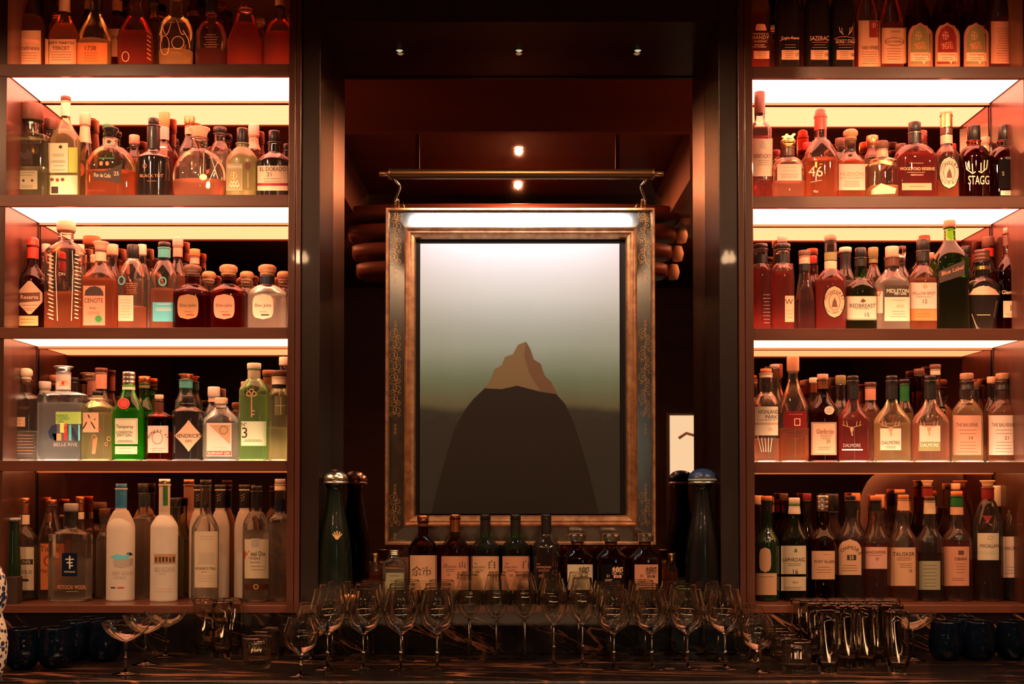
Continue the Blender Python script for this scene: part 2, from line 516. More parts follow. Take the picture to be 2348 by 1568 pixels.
def marble_mat(name, sc, ang, thr=.011, dist=.35):
    m, t, o = nt(name)
    b = t.nodes.new('ShaderNodeBsdfPrincipled')
    tc = t.nodes.new('ShaderNodeTexCoord'); m0 = t.nodes.new('ShaderNodeMapping'); m0.inputs['Rotation'].default_value = ang
    mp = t.nodes.new('ShaderNodeMapping'); mp.inputs['Scale'].default_value = sc
    t.links.new(tc.outputs['Object'], m0.inputs[0]); t.links.new(m0.outputs[0], mp.inputs[0])
    acc = None
    for (s, d, w) in ((1.0, 5, 1.0), (2.3, 4, .6)):
        n = t.nodes.new('ShaderNodeTexNoise'); n.inputs['Scale'].default_value = s; n.inputs['Detail'].default_value = d; n.inputs['Roughness'].default_value = .5; n.inputs['Distortion'].default_value = dist
        sb = t.nodes.new('ShaderNodeMath'); sb.operation = 'SUBTRACT'; sb.inputs[1].default_value = .5
        ab = t.nodes.new('ShaderNodeMath'); ab.operation = 'ABSOLUTE'
        mr = t.nodes.new('ShaderNodeMapRange'); mr.inputs['From Min'].default_value = 0; mr.inputs['From Max'].default_value = thr*w; mr.inputs['To Min'].default_value = w; mr.inputs['To Max'].default_value = 0
        t.links.new(mp.outputs[0], n.inputs['Vector']); t.links.new(n.outputs['Fac'], sb.inputs[0]); t.links.new(sb.outputs[0], ab.inputs[0]); t.links.new(ab.outputs[0], mr.inputs['Value'])
        if acc is None: acc = mr.outputs[0]
        else:
            mx = t.nodes.new('ShaderNodeMath'); mx.operation = 'MAXIMUM'; t.links.new(acc, mx.inputs[0]); t.links.new(mr.outputs[0], mx.inputs[1]); acc = mx.outputs[0]
    pn = t.nodes.new('ShaderNodeTexNoise'); pn.inputs['Scale'].default_value = 2.2
    t.links.new(tc.outputs['Object'], pn.inputs['Vector'])
    pr_ = t.nodes.new('ShaderNodeMapRange'); pr_.inputs['From Min'].default_value = .38; pr_.inputs['From Max'].default_value = .62
    t.links.new(pn.outputs['Fac'], pr_.inputs['Value'])
    ml = t.nodes.new('ShaderNodeMath'); ml.operation = 'MULTIPLY'; t.links.new(acc, ml.inputs[0]); t.links.new(pr_.outputs[0], ml.inputs[1])
    r = t.nodes.new('ShaderNodeValToRGB'); e = r.color_ramp.elements
    e[0].position = 0; e[0].color = (.006, .005, .006, 1); e[1].position = .9; e[1].color = (.36, .15, .075, 1)
    t.links.new(ml.outputs[0], r.inputs[0]); t.links.new(r.outputs[0], b.inputs['Base Color']); b.inputs['Roughness'].default_value = .2
    t.links.new(b.outputs[0], o.inputs[0]); return m
MARB = marble_mat('black_gold_marble_top', (.9, 7.0, 1), (0, 0, .10), .016)
MARBV = marble_mat('black_gold_marble_riser', (1.6, 1, 8.0), (0, -.5, 0), .014)

def Zp(py, Y=0): return at(1174, py, Y).z
def Xp(px, py=784, Y=0): return at(px, py, Y).x
CEIL = 3.30; CP = 2.95
zC = Zp(1495)                                   # worktop level
zLedge, zLedgeB = Zp(1387), Zp(1405)
yFront = on_z(1174, 1561, zC).y
XW = 3.2
xl0, xl1 = Xp(9), Xp(661)                       # left case opening
xr0, xr1 = Xp(1727), Xp(2354)                   # right case opening
xnl, xnr = Xp(733), Xp(1650)                    # niche opening
# shell
struct(box('floor', (-XW, XW, -7, .4, -.05, 0), noisy('dark_floor_boards', (.02, .012, .008), (.05, .025, .015), 5, .4, (1, .1, 1))))
struct(box('ceiling', (-XW, XW, -7, .4, CEIL, CEIL+.05), DARKW))
struct(box('wall_back', (-XW, XW, YM+.012, .4, 0, CEIL), LACQ))
struct(box('wall_left', (-XW-.06, -XW, -7, .4, 0, CEIL), REDW))
struct(box('wall_right', (XW, XW+.06, -7, .4, 0, CEIL), REDW))
struct(box('wall_front', (-XW, XW, -7.06, -7, 0, CEIL), DARKW))
# bulkhead trough over the bar, seen in the niche mirror
bx = .74
struct(box('ceiling_beam_left', (-bx-.25, -bx, -1.95, -.75, 2.72, CP), REDW))
struct(box('ceiling_beam_right', (bx, bx+.25, -1.95, -.75, 2.72, CP), noisy('light_timber', (.22, .11, .07), (.30, .15, .09), 5, .5)))
struct(box('ceiling_panel', (-XW+.01, XW-.01, -1.95, -.62, CP, CEIL-.001), REDW))
struct(box('ceiling_beam_cross', (-bx, bx, -.66, -.62, CP-.07, CP), REDW))
t = tag(empty('hanging_rail', (0, -.66, 2.70)), 'dark timber glass rail hung on two rods below the ceiling, seen in the niche mirror', 'rail')
box('rail', (-.41, .46, -.02, .02, .23, .27), REDW, t)
for sx in (-.385, .43):
    box('hanger_rod', (sx-.008, sx+.008, -.008, .008, 0, .23), DARKW, t)
# cabinet front: stiles, niche reveals, top fascia, plinth
zTop = CEIL
fz = Zp(50)
struct(box('trim_1', (Xp(661), Xp(677), -.012, YM, zLedgeB, zTop), BROWNV, bevel=.002))
struct(box('trim_2', (Xp(678), Xp(690), -.012, YM, zLedgeB, zTop), BROWNV, bevel=.002))
struct(box('trim_3', (Xp(691), xnl, -.004, YM, zLedgeB, zTop), LACQ, bevel=.002))
struct(box('trim_4', (xnr, Xp(1692), -.004, YM, zLedgeB, zTop), LACQ, bevel=.002))
struct(box('trim_5', (Xp(1693), Xp(1707), -.012, YM, zLedgeB, zTop), BROWNV, bevel=.002))
struct(box('trim_6', (Xp(1708), Xp(1727), -.012, YM, zLedgeB, zTop), BROWNV, bevel=.002))
struct(box('trim_7', (xnl, xnr, 0, .02, fz, zTop), LACQ))
struct(box('trim_8', (xnl, xnr, .02, YM, fz+.003, fz+.03), LACQ))
# ledge (bottom shelf) runs the whole width
struct(box('trim_9', (-XW, XW, -.006, YM, zLedgeB, zLedge), BROWN, bevel=.0015))
# niche mirror
box_m = box('wall_mirror', (xnl, xnr, YM, YM+.006, zLedge, fz+.003), MIR)
tag(box_m, 'tall bronze-tinted mirror lining the dark niche behind the painting', 'mirror')

# ------------------------------------------------------------------ display cases
shelf_y = [(147.5, 175), (447, 473.5), (751, 776), (1056, 1080)]
shelf_yr = [(153, 180), (450, 477), (753.5, 779.5), (1059, 1084)]
def gl3(n, rgb):
    s = max(rgb); return glow(n, tuple(c/s for c in rgb), s)
DIFF = [gl3('lit_diffuser_%d' % i, c) for i, c in enumerate([(11, 2.9, 1.7), (9.5, 2.7, 1.5), (5.5, 1.85, .9), (3.0, 1.0, .36)])]
DIFU = [gl3('lit_deck_%d' % i, c) for i, c in enumerate([(10, 3.2, 1.2), (11, 4.4, 2.3), (11, 4.8, 2.7), (8.5, 5.0, 3.2)])]
SZ = {}
def case(side, x0, x1, rows, lab):
    root = tag(empty('display_case', ((x0+x1)/2, 0, zLedge)), lab, 'display case', 'lit display cases')
    cx = (x0+x1)/2; L = lambda a: a-cx
    outer0, outer1 = (x0-.05, x0) if side == 'L' else (x1, x1+.05)
    box('side_panel', (L(outer0), L(outer1), .0, YM, 0, zTop-zLedge), SIDEW, root)
    box('mirror_back', (L(x0), L(x1), YM, YM+.006, 0, zTop-zLedge), MIR, root)
    jx = x0+.001 if side == 'L' else x1-.001
    box('metal_strip', (L(jx)-.002, L(jx)+.002, YM-.010, YM-.004, 0, zTop-zLedge), cmat('black'), root)
    for k, (ya, yb) in enumerate(rows):
        za, zb = Zp(ya)-zLedge, Zp(yb)-zLedge
        SZ[(side, k+1)] = za + zLedge
        ex0 = L(x0) - (.03 if side == 'L' else 0); ex1 = L(x1) + (.03 if side == 'R' else 0)
        s = box('shelf_board', (ex0, ex1, -.003, .014, zb, za), BROWN, root, bevel=.0012)
        box('shelf_core', (L(x0)+.001, L(x1)-.001, .014, YM-.001, zb+.006, za-.004), BROWN, s)
        vs = [(L(x0)+.004, .015, zb+.005), (L(x1)-.004, .015, zb+.005), (L(x1)-.004, YM-.012, zb+.005), (L(x0)+.004, YM-.012, zb+.005)]
        link('diffuser', mesh(vs, [(0, 3, 2, 1)]), DIFF[k], s, False)
        vs = [(x, y, za-.0035) for x, y, _ in vs]
        link('lit_deck', mesh(vs, [(0, 1, 2, 3)]), DIFU[k], s, False)
        box('rear_rail', (L(x0)+.004, L(x1)-.004, YM-.011, YM-.003, zb-.002, zb+.008), cmat('bronze'), s)
    SZ[(side, 5)] = zLedge
case('L', xl0, xl1, shelf_y, 'backlit bottle case with green gin bottles and frosted vodkas, mirror backed')
case('R', xr0, xr1, shelf_yr, 'backlit bottle case filled with whiskies and bourbons, mirror backed')

# ------------------------------------------------------------------ back counter
t = tag(empty('back_counter', (0, -.28, 0)), 'black marble worktop with gold veins carrying all the empty glasses', 'counter')
box('worktop', (-XW+.01, XW-.01, yFront+.28, .278, zC-.04, zC), MARB, t, bevel=.003)
box('edge_trim', (-XW+.01, XW-.01, yFront+.274, yFront+.2795, zC-.042, zC-.006), pbr('black_edge', (.008, .006, .006), .7), t)  # dark strip added over the slab's lit front face to darken it
box('riser', (-XW+.01, XW-.01, .279, .30, zC+.0005, zLedgeB-.0005), MARBV, t)
box('front_panel', (-XW+.01, XW-.01, yFront+.31, .27, 0.001, zC-.041), LACQ, t)

# ------------------------------------------------------------------ painting
YP = .13
def Q(px, py, Y=YP): return at(px, py, Y)
ft = Q(1193, 478).z; fb = Q(1193, 1250).z; fx0 = Q(884, 784).x; fx1 = Q(1502, 784).x
pc = ((fx0+fx1)/2, YP, fb)
root = tag(empty('framed_painting', pc), 'large landscape painting at dusk in a black and gilt frame, lit from above', 'painting')
lx = lambda px: Q(px, 784).x - pc[0]
lz = lambda py: Q(1193, py).z - pc[2]
def ring_frame(name, x0, x1, z0, z1, prof, mat, par):
    """mitred frame: prof = [(inset, y)...] closed moulding section"""
    vs, fs = [], []
    n = len(prof)
    for (ix, y) in prof:
        vs += [(x0+ix, y, z0+ix), (x1-ix, y, z0+ix), (x1-ix, y, z1-ix), (x0+ix, y, z1-ix)]
    for k in range(n):
        a, b = k*4, ((k+1) % n)*4
        for i in range(4):
            j = (i+1) % 4; fs.append((a+i, a+j, b+j, b+i))
    me = mesh(vs, fs)
    bm = bmesh.new(); bm.from_mesh(me); bmesh.ops.recalc_face_normals(bm, faces=bm.faces[:]); bm.to_mesh(me); bm.free()
    return link(name, me, mat, par, False)
GILT = noisy('worn_gilt', (.42, .19, .09), (.72, .40, .20), 40, .32, (1, 1, 1), metal=.75)
BLKF = noisy('black_frame_panel', (.030, .022, .016), (.055, .040, .028), 30, .17, (1, 1, 1))
BLKF.node_tree.nodes['Principled BSDF'].inputs['IOR'].default_value = 2.0
BLKF.node_tree.nodes['Principled BSDF'].inputs['Specular IOR Level'].default_value = 1.0
H = lz(478)
X0, X1 = lx(884), lx(1502)
g = .0014   # metres per px here
ring_frame('gilt_lip', X0, X1, 0, H, [(0, .03), (0, -.012), (.003, -.020), (.009, -.020), (.012, -.012), (.012, .03)], GILT, root)
pn = ring_frame('black_panel', X0+.012, X1-.012, .012, H-.012, [(0, .03), (0, -.0045), (.05, -.008), (.05, .03)], BLKF, root)
ring_frame('gilt_moulding', lx(928), lx(1460), lz(1206), lz(523), [(0, .03), (0, -.012), (.006, -.020), (.012, -.012), (.017, -.014), (.022, -.008), (.030, -.006), (.034, .004), (.034, .03)], GILT, root)
box('backing', (lx(950), lx(1438), .018, .028, lz(1192), lz(540)), pbr('black_velvet', (.010, .008, .008), .8), root)
for bxp in (-.3, .3):
    box('wall_bracket', (bxp-.012, bxp+.012, .030, YM-YP-.0005, H-.12, H-.09), cmat('black'), root)
# scrollwork on the panel
def scroll(cx, cz, r, turns, d, flip=1, a0=0):
    pts = []
    n = int(14*turns)
    for i in range(n+1):
        u = i/n; a = a0 + flip*u*turns*2*PI; rr = r*(1-u*.85)
        pts.append((cx + rr*math.cos(a), cz + rr*math.sin(a)))
    return pts
def ribbons(lst, y, w):
    vs, fs = [], []
    for pts in lst:
        for a, b in zip(pts, pts[1:]):
            dx, dz = b[0]-a[0], b[1]-a[1]; L = math.hypot(dx, dz) or 1; nx, nz = -dz/L*w/2, dx/L*w/2
            q = len(vs); vs += [(a[0]+nx, y, a[1]+nz), (b[0]+nx, y, b[1]+nz), (b[0]-nx, y, b[1]-nz), (a[0]-nx, y, a[1]-nz)]
            fs.append((q, q+3, q+2, q+1))
    return vs, fs
orn = []
for xc_, sg in ((lx(907), 1), (lx(1479), -1)):
    for (pa, pb, step) in ((495, 615, 24), (765, 965, 25), (1140, 1215, 25)):
        y = pa; k = 0
        while y < pb:
            zc = lz(y); f = 1 if k % 2 else -1
            orn.append(scroll(xc_ + f*.007, zc, .016, 1.6, 1, f*sg, PI/2))
            orn.append(scroll(xc_ - f*.009, zc-.012, .009, 1.3, 1, -f*sg, -PI/2))
            orn.append(scroll(xc_ + f*.012, zc-.018, .006, 1.0, 1, f*sg, 0))
            orn.append([(xc_, zc+.016), (xc_+f*.004, zc), (xc_-f*.003, zc-.016)])
            y += step; k += 1
        for e, dr in ((pa, 1), (pb, -1)):
            for q in range(3):
                yy = lz(e) + dr*(.014 + q*.012)
                orn.append([(xc_+.003*math.cos(a*PI/4), yy+.004*math.sin(a*PI/4)) for a in range(9)])
for xc_, sg in ((lx(907), 1), (lx(1479), -1)):   # corner rosettes
    zc = lz(500)
    for a in range(12):
        th = a*PI/6; orn.append([(xc_ + .004*math.cos(th), zc + .004*math.sin(th)), (xc_ + .017*math.cos(th), zc + .017*math.sin(th))])
me = mesh(*ribbons(orn, -.0078, .0011))
# follow the slope of the panel a little in front of it
for v in me.vertices:
    d = min(v.co.x - (X0+.012), (X1-.012) - v.co.x); v.co.y = -.0051 - .0035*max(0, min(1, d/.05))
link('gold_scrollwork', me, pbr('gold_paint', (.50, .27, .09), .45, .4), pn, False)
# the canvas: a quiet dusk landscape painted in misty sky colours over a dark hill
def canvas_mat(w, h):
    m, t, o = nt('oil_on_canvas')
    b = t.nodes.new('ShaderNodeBsdfPrincipled'); tc = t.nodes.new('ShaderNodeTexCoord'); sp = t.nodes.new('ShaderNodeSeparateXYZ')
    t.links.new(tc.outputs['Generated'], sp.inputs[0])
    n = t.nodes.new('ShaderNodeTexNoise'); n.inputs['Scale'].default_value = 3.5; n.inputs['Detail'].default_value = 5
    t.links.new(tc.outputs['Generated'], n.inputs['Vector'])
    ad = t.nodes.new('ShaderNodeMath'); ad.operation = 'MULTIPLY_ADD'; ad.inputs[1].default_value = .06; t.links.new(n.outputs['Fac'], ad.inputs[0]); t.links.new(sp.outputs['Z'], ad.inputs[2])
    r = t.nodes.new('ShaderNodeValToRGB'); e = r.color_ramp.elements
    st = [(0, (.012, .012, .013)), (.31, (.016, .017, .017)), (.375, (.022, .028, .024)), (.40, (.10, .12, .075)), (.50, (.13, .23, .19)), (.62, (.27, .42, .46)), (.80, (.38, .53, .66)), (1.0, (.46, .56, .73))]
    e[0].position = st[0][0]; e[0].color = (*st[0][1], 1); e[1].position = 1; e[1].color = (*st[-1][1], 1)
    for p, c in st[1:-1]:
        q = e.new(p+.03); q.color = (*c, 1)
    t.links.new(ad.outputs[0], r.inputs[0]); t.links.new(r.outputs[0], b.inputs['Base Color'])
    b.inputs['Roughness'].default_value = .55
    wv = t.nodes.new('ShaderNodeTexNoise'); wv.inputs['Scale'].default_value = 420; bp = t.nodes.new('ShaderNodeBump'); bp.inputs['Strength'].default_value = .15; bp.inputs['Distance'].default_value = .001
    t.links.new(tc.outputs['Generated'], wv.inputs['Vector']); t.links.new(wv.outputs['Fac'], bp.inputs['Height']); t.links.new(bp.outputs[0], b.inputs['Normal'])
    t.links.new(b.outputs[0], o.inputs[0]); return m
cv = box('canvas', (lx(963), lx(1421), .004, .0175, lz(1178), lz(558)), canvas_mat(1, 1), root)
def paint(name, pts, mat, y=.0034):
    vs = [(lx(a), y, lz(b)) for a, b in pts]
    me = mesh(vs, [tuple(range(len(vs)-1, -1, -1))])
    return link(name, me, mat, cv, False)
random.seed(3)
hz = [(963, 1177), (963, 962)]
x = 963
while x < 1421:
    hz.append((x, 958 + 6*math.sin(x*.11) + random.uniform(-5, 4))); x += 7
hz += [(1421, 960), (1421, 1177)]
paint('painted_treeline', hz, pbr('paint_dark_green', (.020, .023, .020), .6), .0036)
# big dark hill with a rocky ochre summit
hill = [(990, 1177), (1008, 1100), (1028, 1030), (1044, 980), (1066, 940), (1085, 915), (1108, 893), (1128, 872), (1146, 858), (1165, 851), (1186, 848), (1204, 852), (1222, 866), (1246, 884), (1274, 902), (1296, 926), (1314, 966), (1332, 1020), (1352, 1090), (1372, 1177)]
paint('painted_hill', hill, pbr('paint_umber', (.008, .005, .004), .75), .0032)
rock = [(1112, 890), (1126, 868), (1134, 846), (1150, 838), (1158, 818), (1176, 812), (1188, 790), (1206, 783), (1216, 800), (1224, 824), (1240, 834), (1248, 860), (1264, 876), (1278, 904), (1240, 898), (1186, 884), (1150, 892)]
paint('painted_summit', rock, pbr('paint_ochre', (.17, .13, .07), .6), .0029)
paint('painted_summit_shade', [(1206, 783), (1216, 800), (1224, 824), (1240, 834), (1248, 860), (1264, 876), (1278, 904), (1240, 898), (1214, 856), (1202, 815)], pbr('paint_sienna', (.13, .08, .045), .6), .0027)

# ------------------------------------------------------------------ picture lamp
YL = -.10
tz = at(1193, 399, YL).z
xa, xb = at(870, 400, YL).x, at(1521, 400, YL).x
root = tag(empty('picture_lamp', ((xa+xb)/2, YL, tz)), 'long bronze tubular picture lamp on two curved arms over the painting', 'lamp')
hw = (xb-xa)/2
BRZ = pbr('aged_bronze', (.16, .09, .045), .32, .9)
# tube with an open slot underneath
seg = 26; r = .0155; vs, fs = [], []
a0, a1 = math.radians(-90+50+36), math.radians(270+50-36)
for x in (-hw+.03, hw-.03):
    for i in range(seg+1):
        a = a0 + (a1-a0)*i/seg; vs.append((x, r*math.cos(a), r*math.sin(a)))
for i in range(seg): fs.append((i, i+1, seg+2+i, seg+1+i))
link('tube_housing', mesh(vs, fs), BRZ, root)
for s in (-1, 1):
    vs, fs = lathe([(0, 0), (.008, 0), (.0085, .002), (.0085, .026), (.013, .027), (.0172, .028), (.0172, .036), (0, .036)], 20)
    vs = [(s*(hw-.0) - s*z, x, y) for x, y, z in vs]
    link('end_cap', mesh(vs, fs), BRZ, root)
    px = 905 if s < 0 else 1482
    ax = at(px, 412, YL).x - (xa+xb)/2
    ex = at(915 if s < 0 else 1470, 474, YP).x - (xa+xb)/2
    ez = at(1193, 478, YP).z - tz
    pts = [(ax, 0, -.014), (ax - s*.006, .004, -.024), (ax - s*.014, .02, -.036), (ex, .10, -.055), (ex, .19, ez+.02), (ex, YP-YL-.005, ez)]
    link('arm', mesh(*tube(spline(pts), .0036, 10)), pbr('brass_arm', (.55, .36, .18), .25, 1), root)
    link('arm_clip', mesh(*tube([(ex - s*.012, YP-YL, ez+.018), (ex-s*.016, YP-YL, ez+.008), (ex - s*.018, YP-YL, ez)], .0028, 8)), pbr('brass_arm', (.55, .36, .18), .25, 1), root)
vs = [(-hw+.06, .001, -.0135), (hw-.06, .001, -.0135), (hw-.06, .0115, -.0045), (-hw+.06, .0115, -.0045)]
link('lit_strip', mesh(vs, [(0, 3, 2, 1)]), glow('picture_lamp_glow', (1, .97, .94), 68), root, False)

# ------------------------------------------------------------------ soffit spots and room lamps
zs_ = fz + .003
for i, (px, py) in enumerate([(917, 118), (1190, 118), (1462, 116)]):
    p = on_z(px, py, zs_)
    s = tag(empty('soffit_spot', (p.x, YM-.0145, zs_)), ['small dim spot lamp set in the niche soffit nearest the gin case', 'small dim spot lamp in the middle of the niche soffit', 'small dim spot lamp set in the niche soffit nearest the whisky case'][i], 'spot lamp', 'niche soffit spots')
    link('lens', mesh(*lathe([(0, -.006), (.006, -.005), (.010, -.002), (.0115, 0), (0, 0)], 18)), glow('dim_lens', (.85, .72, .42), .62), s)
    link('trim_ring', mesh(*lathe([(.0115, 0), (.0115, -.002), (.0135, -.002), (.0135, 0)], 18)), cmat('black'), s)
def downlight(x, y, z, e, lab, size=3.05, blend=.3):
    s = tag(empty('ceiling_downlight', (x, y, z)), lab, 'ceiling light', 'downlights: ' + lab[30:90])
    link('lamp_lens', mesh(*lathe([(0, -.003), (.017, -.003), (.017, 0), (0, 0)], 24)), glow('downlight_lens', (1, .70, .40), 320), s)
    link('trim_ring', mesh(*lathe([(.017, 0), (.018, -.006), (.034, -.005), (.036, 0)], 24)), cmat('bronze'), s)
    l = bpy.data.lights.new('downlight_beam', 'SPOT'); l.energy = e; l.color = (1, .50, .24); l.spot_size = size; l.spot_blend = blend; l.shadow_soft_size = .016
    o = bpy.data.objects.new('downlight_beam', l); C.objects.link(o); o.location = (x, y, z-.02); return o
for k, x in enumerate((-2.3, -1.55, -.98, .03, 1.03, 1.6, 2.35)):
    z = CP
    downlight(x, -1.08, z, 36, 'recessed warm ceiling downlight over the bar, mirrored above the picture lamp' if k == 3 else 'recessed warm ceiling downlight over the bar, outside the picture')
for x in (-1.5, .03, 1.55):  # side pair added for more even light on the bottles
    downlight(x, -1.68, CP, 34, 'recessed warm ceiling downlight further from the bar, its reflection just above the lamp tube' if abs(x) < .7 else 'recessed warm ceiling downlight further from the bar, outside the picture')
for x in (-1.9, -.6, .6, 1.9):  # unseen lamps, raised as fill for the bottle fronts
    downlight(x, -3.0, CEIL, 80, 'recessed warm ceiling downlight above the customers side of the room', 2.2)

# reflected things on the customers' side: tiered timber canopy with pale ends, and a lit wall panel
t = tag(empty('tiered_canopy', (0, -1.5, 2.60)), 'four-tier rounded timber canopy of the room, glimpsed in the niche mirror', 'canopy')
for k in range(4):
    w = .80 - .02*k; zz = .13 - k*.088
    vs, fs = loft([(zz-.03, w*.97, .15, 4), (zz-.022, w, .17, 4), (zz+.022, w, .17, 4), (zz+.03, w*.97, .15, 4)], 40)
    link('tier', mesh(vs, fs), REDW, t)
    vs, fs = lathe([(0, -.04), (.025, -.034), (.035, 0), (.025, .034), (0, .04)], 20)
    vs = [(w+.03+x*.9, y, zz+z) for x, y, z in vs]
    link('pale_end_knob', mesh(vs, fs), pbr('pale_knob', (.75, .55, .38), .5), t)
lp = at(1573, 1005, 2*YM+5.2)
t = tag(empty('lit_wall_panel', (lp.x, 2*YM-(2*YM+5.2), lp.z-.3)), 'tall cream backlit wall panel of the room, glowing in the mirror beside the frame', 'wall light')
box('panel_glass', (-.13, .17, -.01, .01, 0, .48), glow('panel_glow', (.85, 1, .75), 2.1), t)
box('panel_frame', (-.15, .19, -.03, -.012, -.02, .50), LACQ, t)
link('curved_bracket', mesh(*tube([(-.06, .02, .30), (.0, .02, .34), (.07, .02, .32), (.12, .02, .26)], .012)), cmat('bronze'), t)
box('panel_post', (-.16, -.13, -.03, .02, -(lp.z-.3), .5), LACQ, t)
for i, x in enumerate((-1.47, 1.50)):  # unseen lamps added for sparkle and fill, placed to glint on the posts
    t = tag(empty('pendant_lamp', (x, -4.6, 3.02)), 'small three-bulb pendant in the room, glinting on the post beside the ' + ['gin case', 'whisky case'][i], 'pendant lamp', 'room pendants with globe bulbs')
    link('pendant_cup', mesh(*lathe([(0, .05), (.05, .05), (.05, .065), (.01, .075), (.01, CEIL-3.02), (0, CEIL-3.02)], 20)), cmat('bronze'), t)
    for k in range(3):
        o = link('globe_bulb', mesh(*lathe([(0, -.03), (.018, -.024), (.026, -.008), (.026, .008), (.018, .024), (.008, .035), (.008, .05), (0, .05)], 16)), glow('globe_glow', (1, .58, .30), 120), t)
        o.location = (.028*math.cos(k*2.094), .028*math.sin(k*2.094), 0)
t = tag(empty('service_bar', (0, -1.7, 0)), 'front service bar below the picture, lit by a warm strip that sparkles in the glasses', 'bar')  # unseen bar built to hold a strip added for glass highlights
box('bar_top', (-2.4, 2.4, -.24, .24, .99, 1.03), MARB, t, .003)
box('bar_body', (-2.4, 2.4, -.22, .12, .001, .988), LACQ, t)
box('speed_rail', (-1.0, 1.05, .121, .225, .80, .812), cmat('bronze'), t)
vs = [(-.94, .2262, .774), (.99, .2262, .774), (.99, .2262, .798), (-.94, .2262, .798)]
box('led_profile', (-.95, 1.0, .205, .225, .772, .800), cmat('bronze'), t)
link('led_strip', mesh(vs, [(3, 2, 1, 0)]), glow('led_strip_glow', (1, .50, .24), 20), t, False)
w = bpy.data.worlds.new('world'); bpy.context.scene.world = w; w.use_nodes = True
w.node_tree.nodes['Background'].inputs[0].default_value = (.02, .008, .006, 1); w.node_tree.nodes['Background'].inputs[1].default_value = .5
# ------------------------------------------------------------------ the bottles: photo columns are (x, width, cap top, shoulder, neck base, neck width)
FR = {}
ALLF = []
def B(sh, desc, x, w, yt, ysh, yn, nw, prof='r', Y=.146, **k):
    z = SZ[sh] if sh in SZ else zLedge
    name = k.pop('name', 'bottle'); cat = k.pop('cat', 'bottle')
    r = make_bottle(name, desc, cat, z, Y, x, w, yt, ysh, yn, nw, prof, **k)
    ALLF.append((sh, x, desc)); return r
NEAR = []
KQ = []
def K(*a, **k): KQ.append([a, k])
def K_now(sh, x, yt, cw, cc, ch=14, g='cl', lq='a', w=None, ysh=None, yn=None, prof='s', what=None, lvl=None, lab=None, foil=(), Y=.222, ck='c'):
    """a bottle of the rear row, some built in place of mirror images: only cap and shoulders show between the front ones"""
    base = {1: 147, 2: 447, 3: 751, 4: 1056, 5: 1380}[sh[1]] if sh in SZ else 1388
    Hh = base - yt
    ysh = ysh or yt + Hh*.42; yn = yn or yt + Hh*.24
    fr = min([f for f in ALLF if f[0] == sh], key=lambda f: abs(f[1]-x))
    cn = {'black': 'black', 'white': 'white', 'cream': 'cream', 'wood': 'wooden', 'darkwood': 'dark wooden', 'wax': 'red wax', 'brown': 'brown', 'gold': 'gold', 'salmon': 'salmon', 'pink': 'pink', 'peach': 'pale orange',
          'olive': 'olive', 'green': 'green', 'grey': 'grey', 'copper': 'copper', 'orange': 'orange', 'red': 'red', 'teal': 'teal', 'silver': 'silver', 'wine': 'dark red', 'glass': 'clear glass', 'palepink': 'pale pink'}[cc]
    side = 'behind' if abs(fr[1]-x) < 14 else ('behind and nearer the painting than' if (x > fr[1]) == (x < 1174) else 'behind and further from the painting than')
    short = ' '.join(fr[2].split()[:9]) if side == 'behind' else ' '.join(fr[2].split()[:5])
    desc = what or f"{cn}-capped bottle {side} the {short}"
    z = SZ[sh] if sh in SZ else zLedge
    labs = lab or ()
    make_bottle('bottle', desc, 'bottle', z, Y, x, w, yt, ysh, yn, min(cw*.86, w*.8), prof, glass=g, liq=lq, lvl=lvl, cap=(ck, cc, ch, cw), foil=foil, labs=labs, group=None)

L1, L2, L3, L4, L5 = [('L', i) for i in range(1, 6)]
R1, R2, R3, R4, R5 = [('R', i) for i in range(1, 6)]
def T(*a): return ('T',)+a
def P_(*a): return ('P',)+a

def horse(root, Z):
    """small cast horse and rider on the stopper"""
    p = [(-.022, .010), (-.019, .014), (-.012, .014), (-.008, .020), (-.002, .021), (.002, .016), (.010, .016), (.015, .022), (.022, .022), (.024, .018), (.019, .015), (.016, .008), (.022, .002), (.020, 0), (.013, .006), (.006, .008), (-.004, .008), (-.010, .004), (-.018, 0), (-.020, .002), (-.014, .008), (-.018, .009)]
    z0 = Z(322); vs = [(x, -.003, z0+z) for x, z in p] + [(x, .003, z0+z) for x, z in p]; n = len(p)
    fs = [tuple(range(n)), tuple(range(2*n-1, n-1, -1))] + [(i+n, (i+1) % n+n, (i+1) % n, i) for i in range(n)]
    me = mesh(vs, fs); link('horse_figure', me, cmat('gold'), root, False)

# ---- left case, top shelf
B(L1, 'amber brandy bottle with tall two-tone peach label and red seal ribbon', 59, 74, -80, 66, -12, 26, 's', liq='a', lvl=40, cap=('c','wax',20,None),
  labs=[('r',24,94,70,154,'peach',[('F','salmon',[(26,84),(92,92),(92,100),(26,92)]),T('Castelneau',60,110,10,'brown'),P_(30,88,122,140,4,'brown')]), ('',40,60,0,60,'',[('S','orange',8,[(62,-5),(54,20),(46,44),(44,66)])])])
B(L1, 'cognac bottle with waxed cream neck and wide serif-lettered peach label', 140, 72, -60, 86, 28, 24, 's', liq='a', lvl=60, cap=('c','cream',30,None), foil=[(-28,30,'peach')],
  labs=[('r',104,176,90,160,'peach',[T('RÉMY MARTIN',140,98,8),T('TERCET',140,111,8),P_(112,168,120,138,4)])])
B(L1, 'clear round-shouldered cognac bottle with orange label reading 1738', 211, 76, -50, 88, 22, 24, 's', liq='g', lvl=96, cap=('c','brown',30,None),
  labs=[('r',176,246,98,160,'orange',[T('1738',208,111,10,'brown'),P_(190,226,122,140,4,'brown')])])
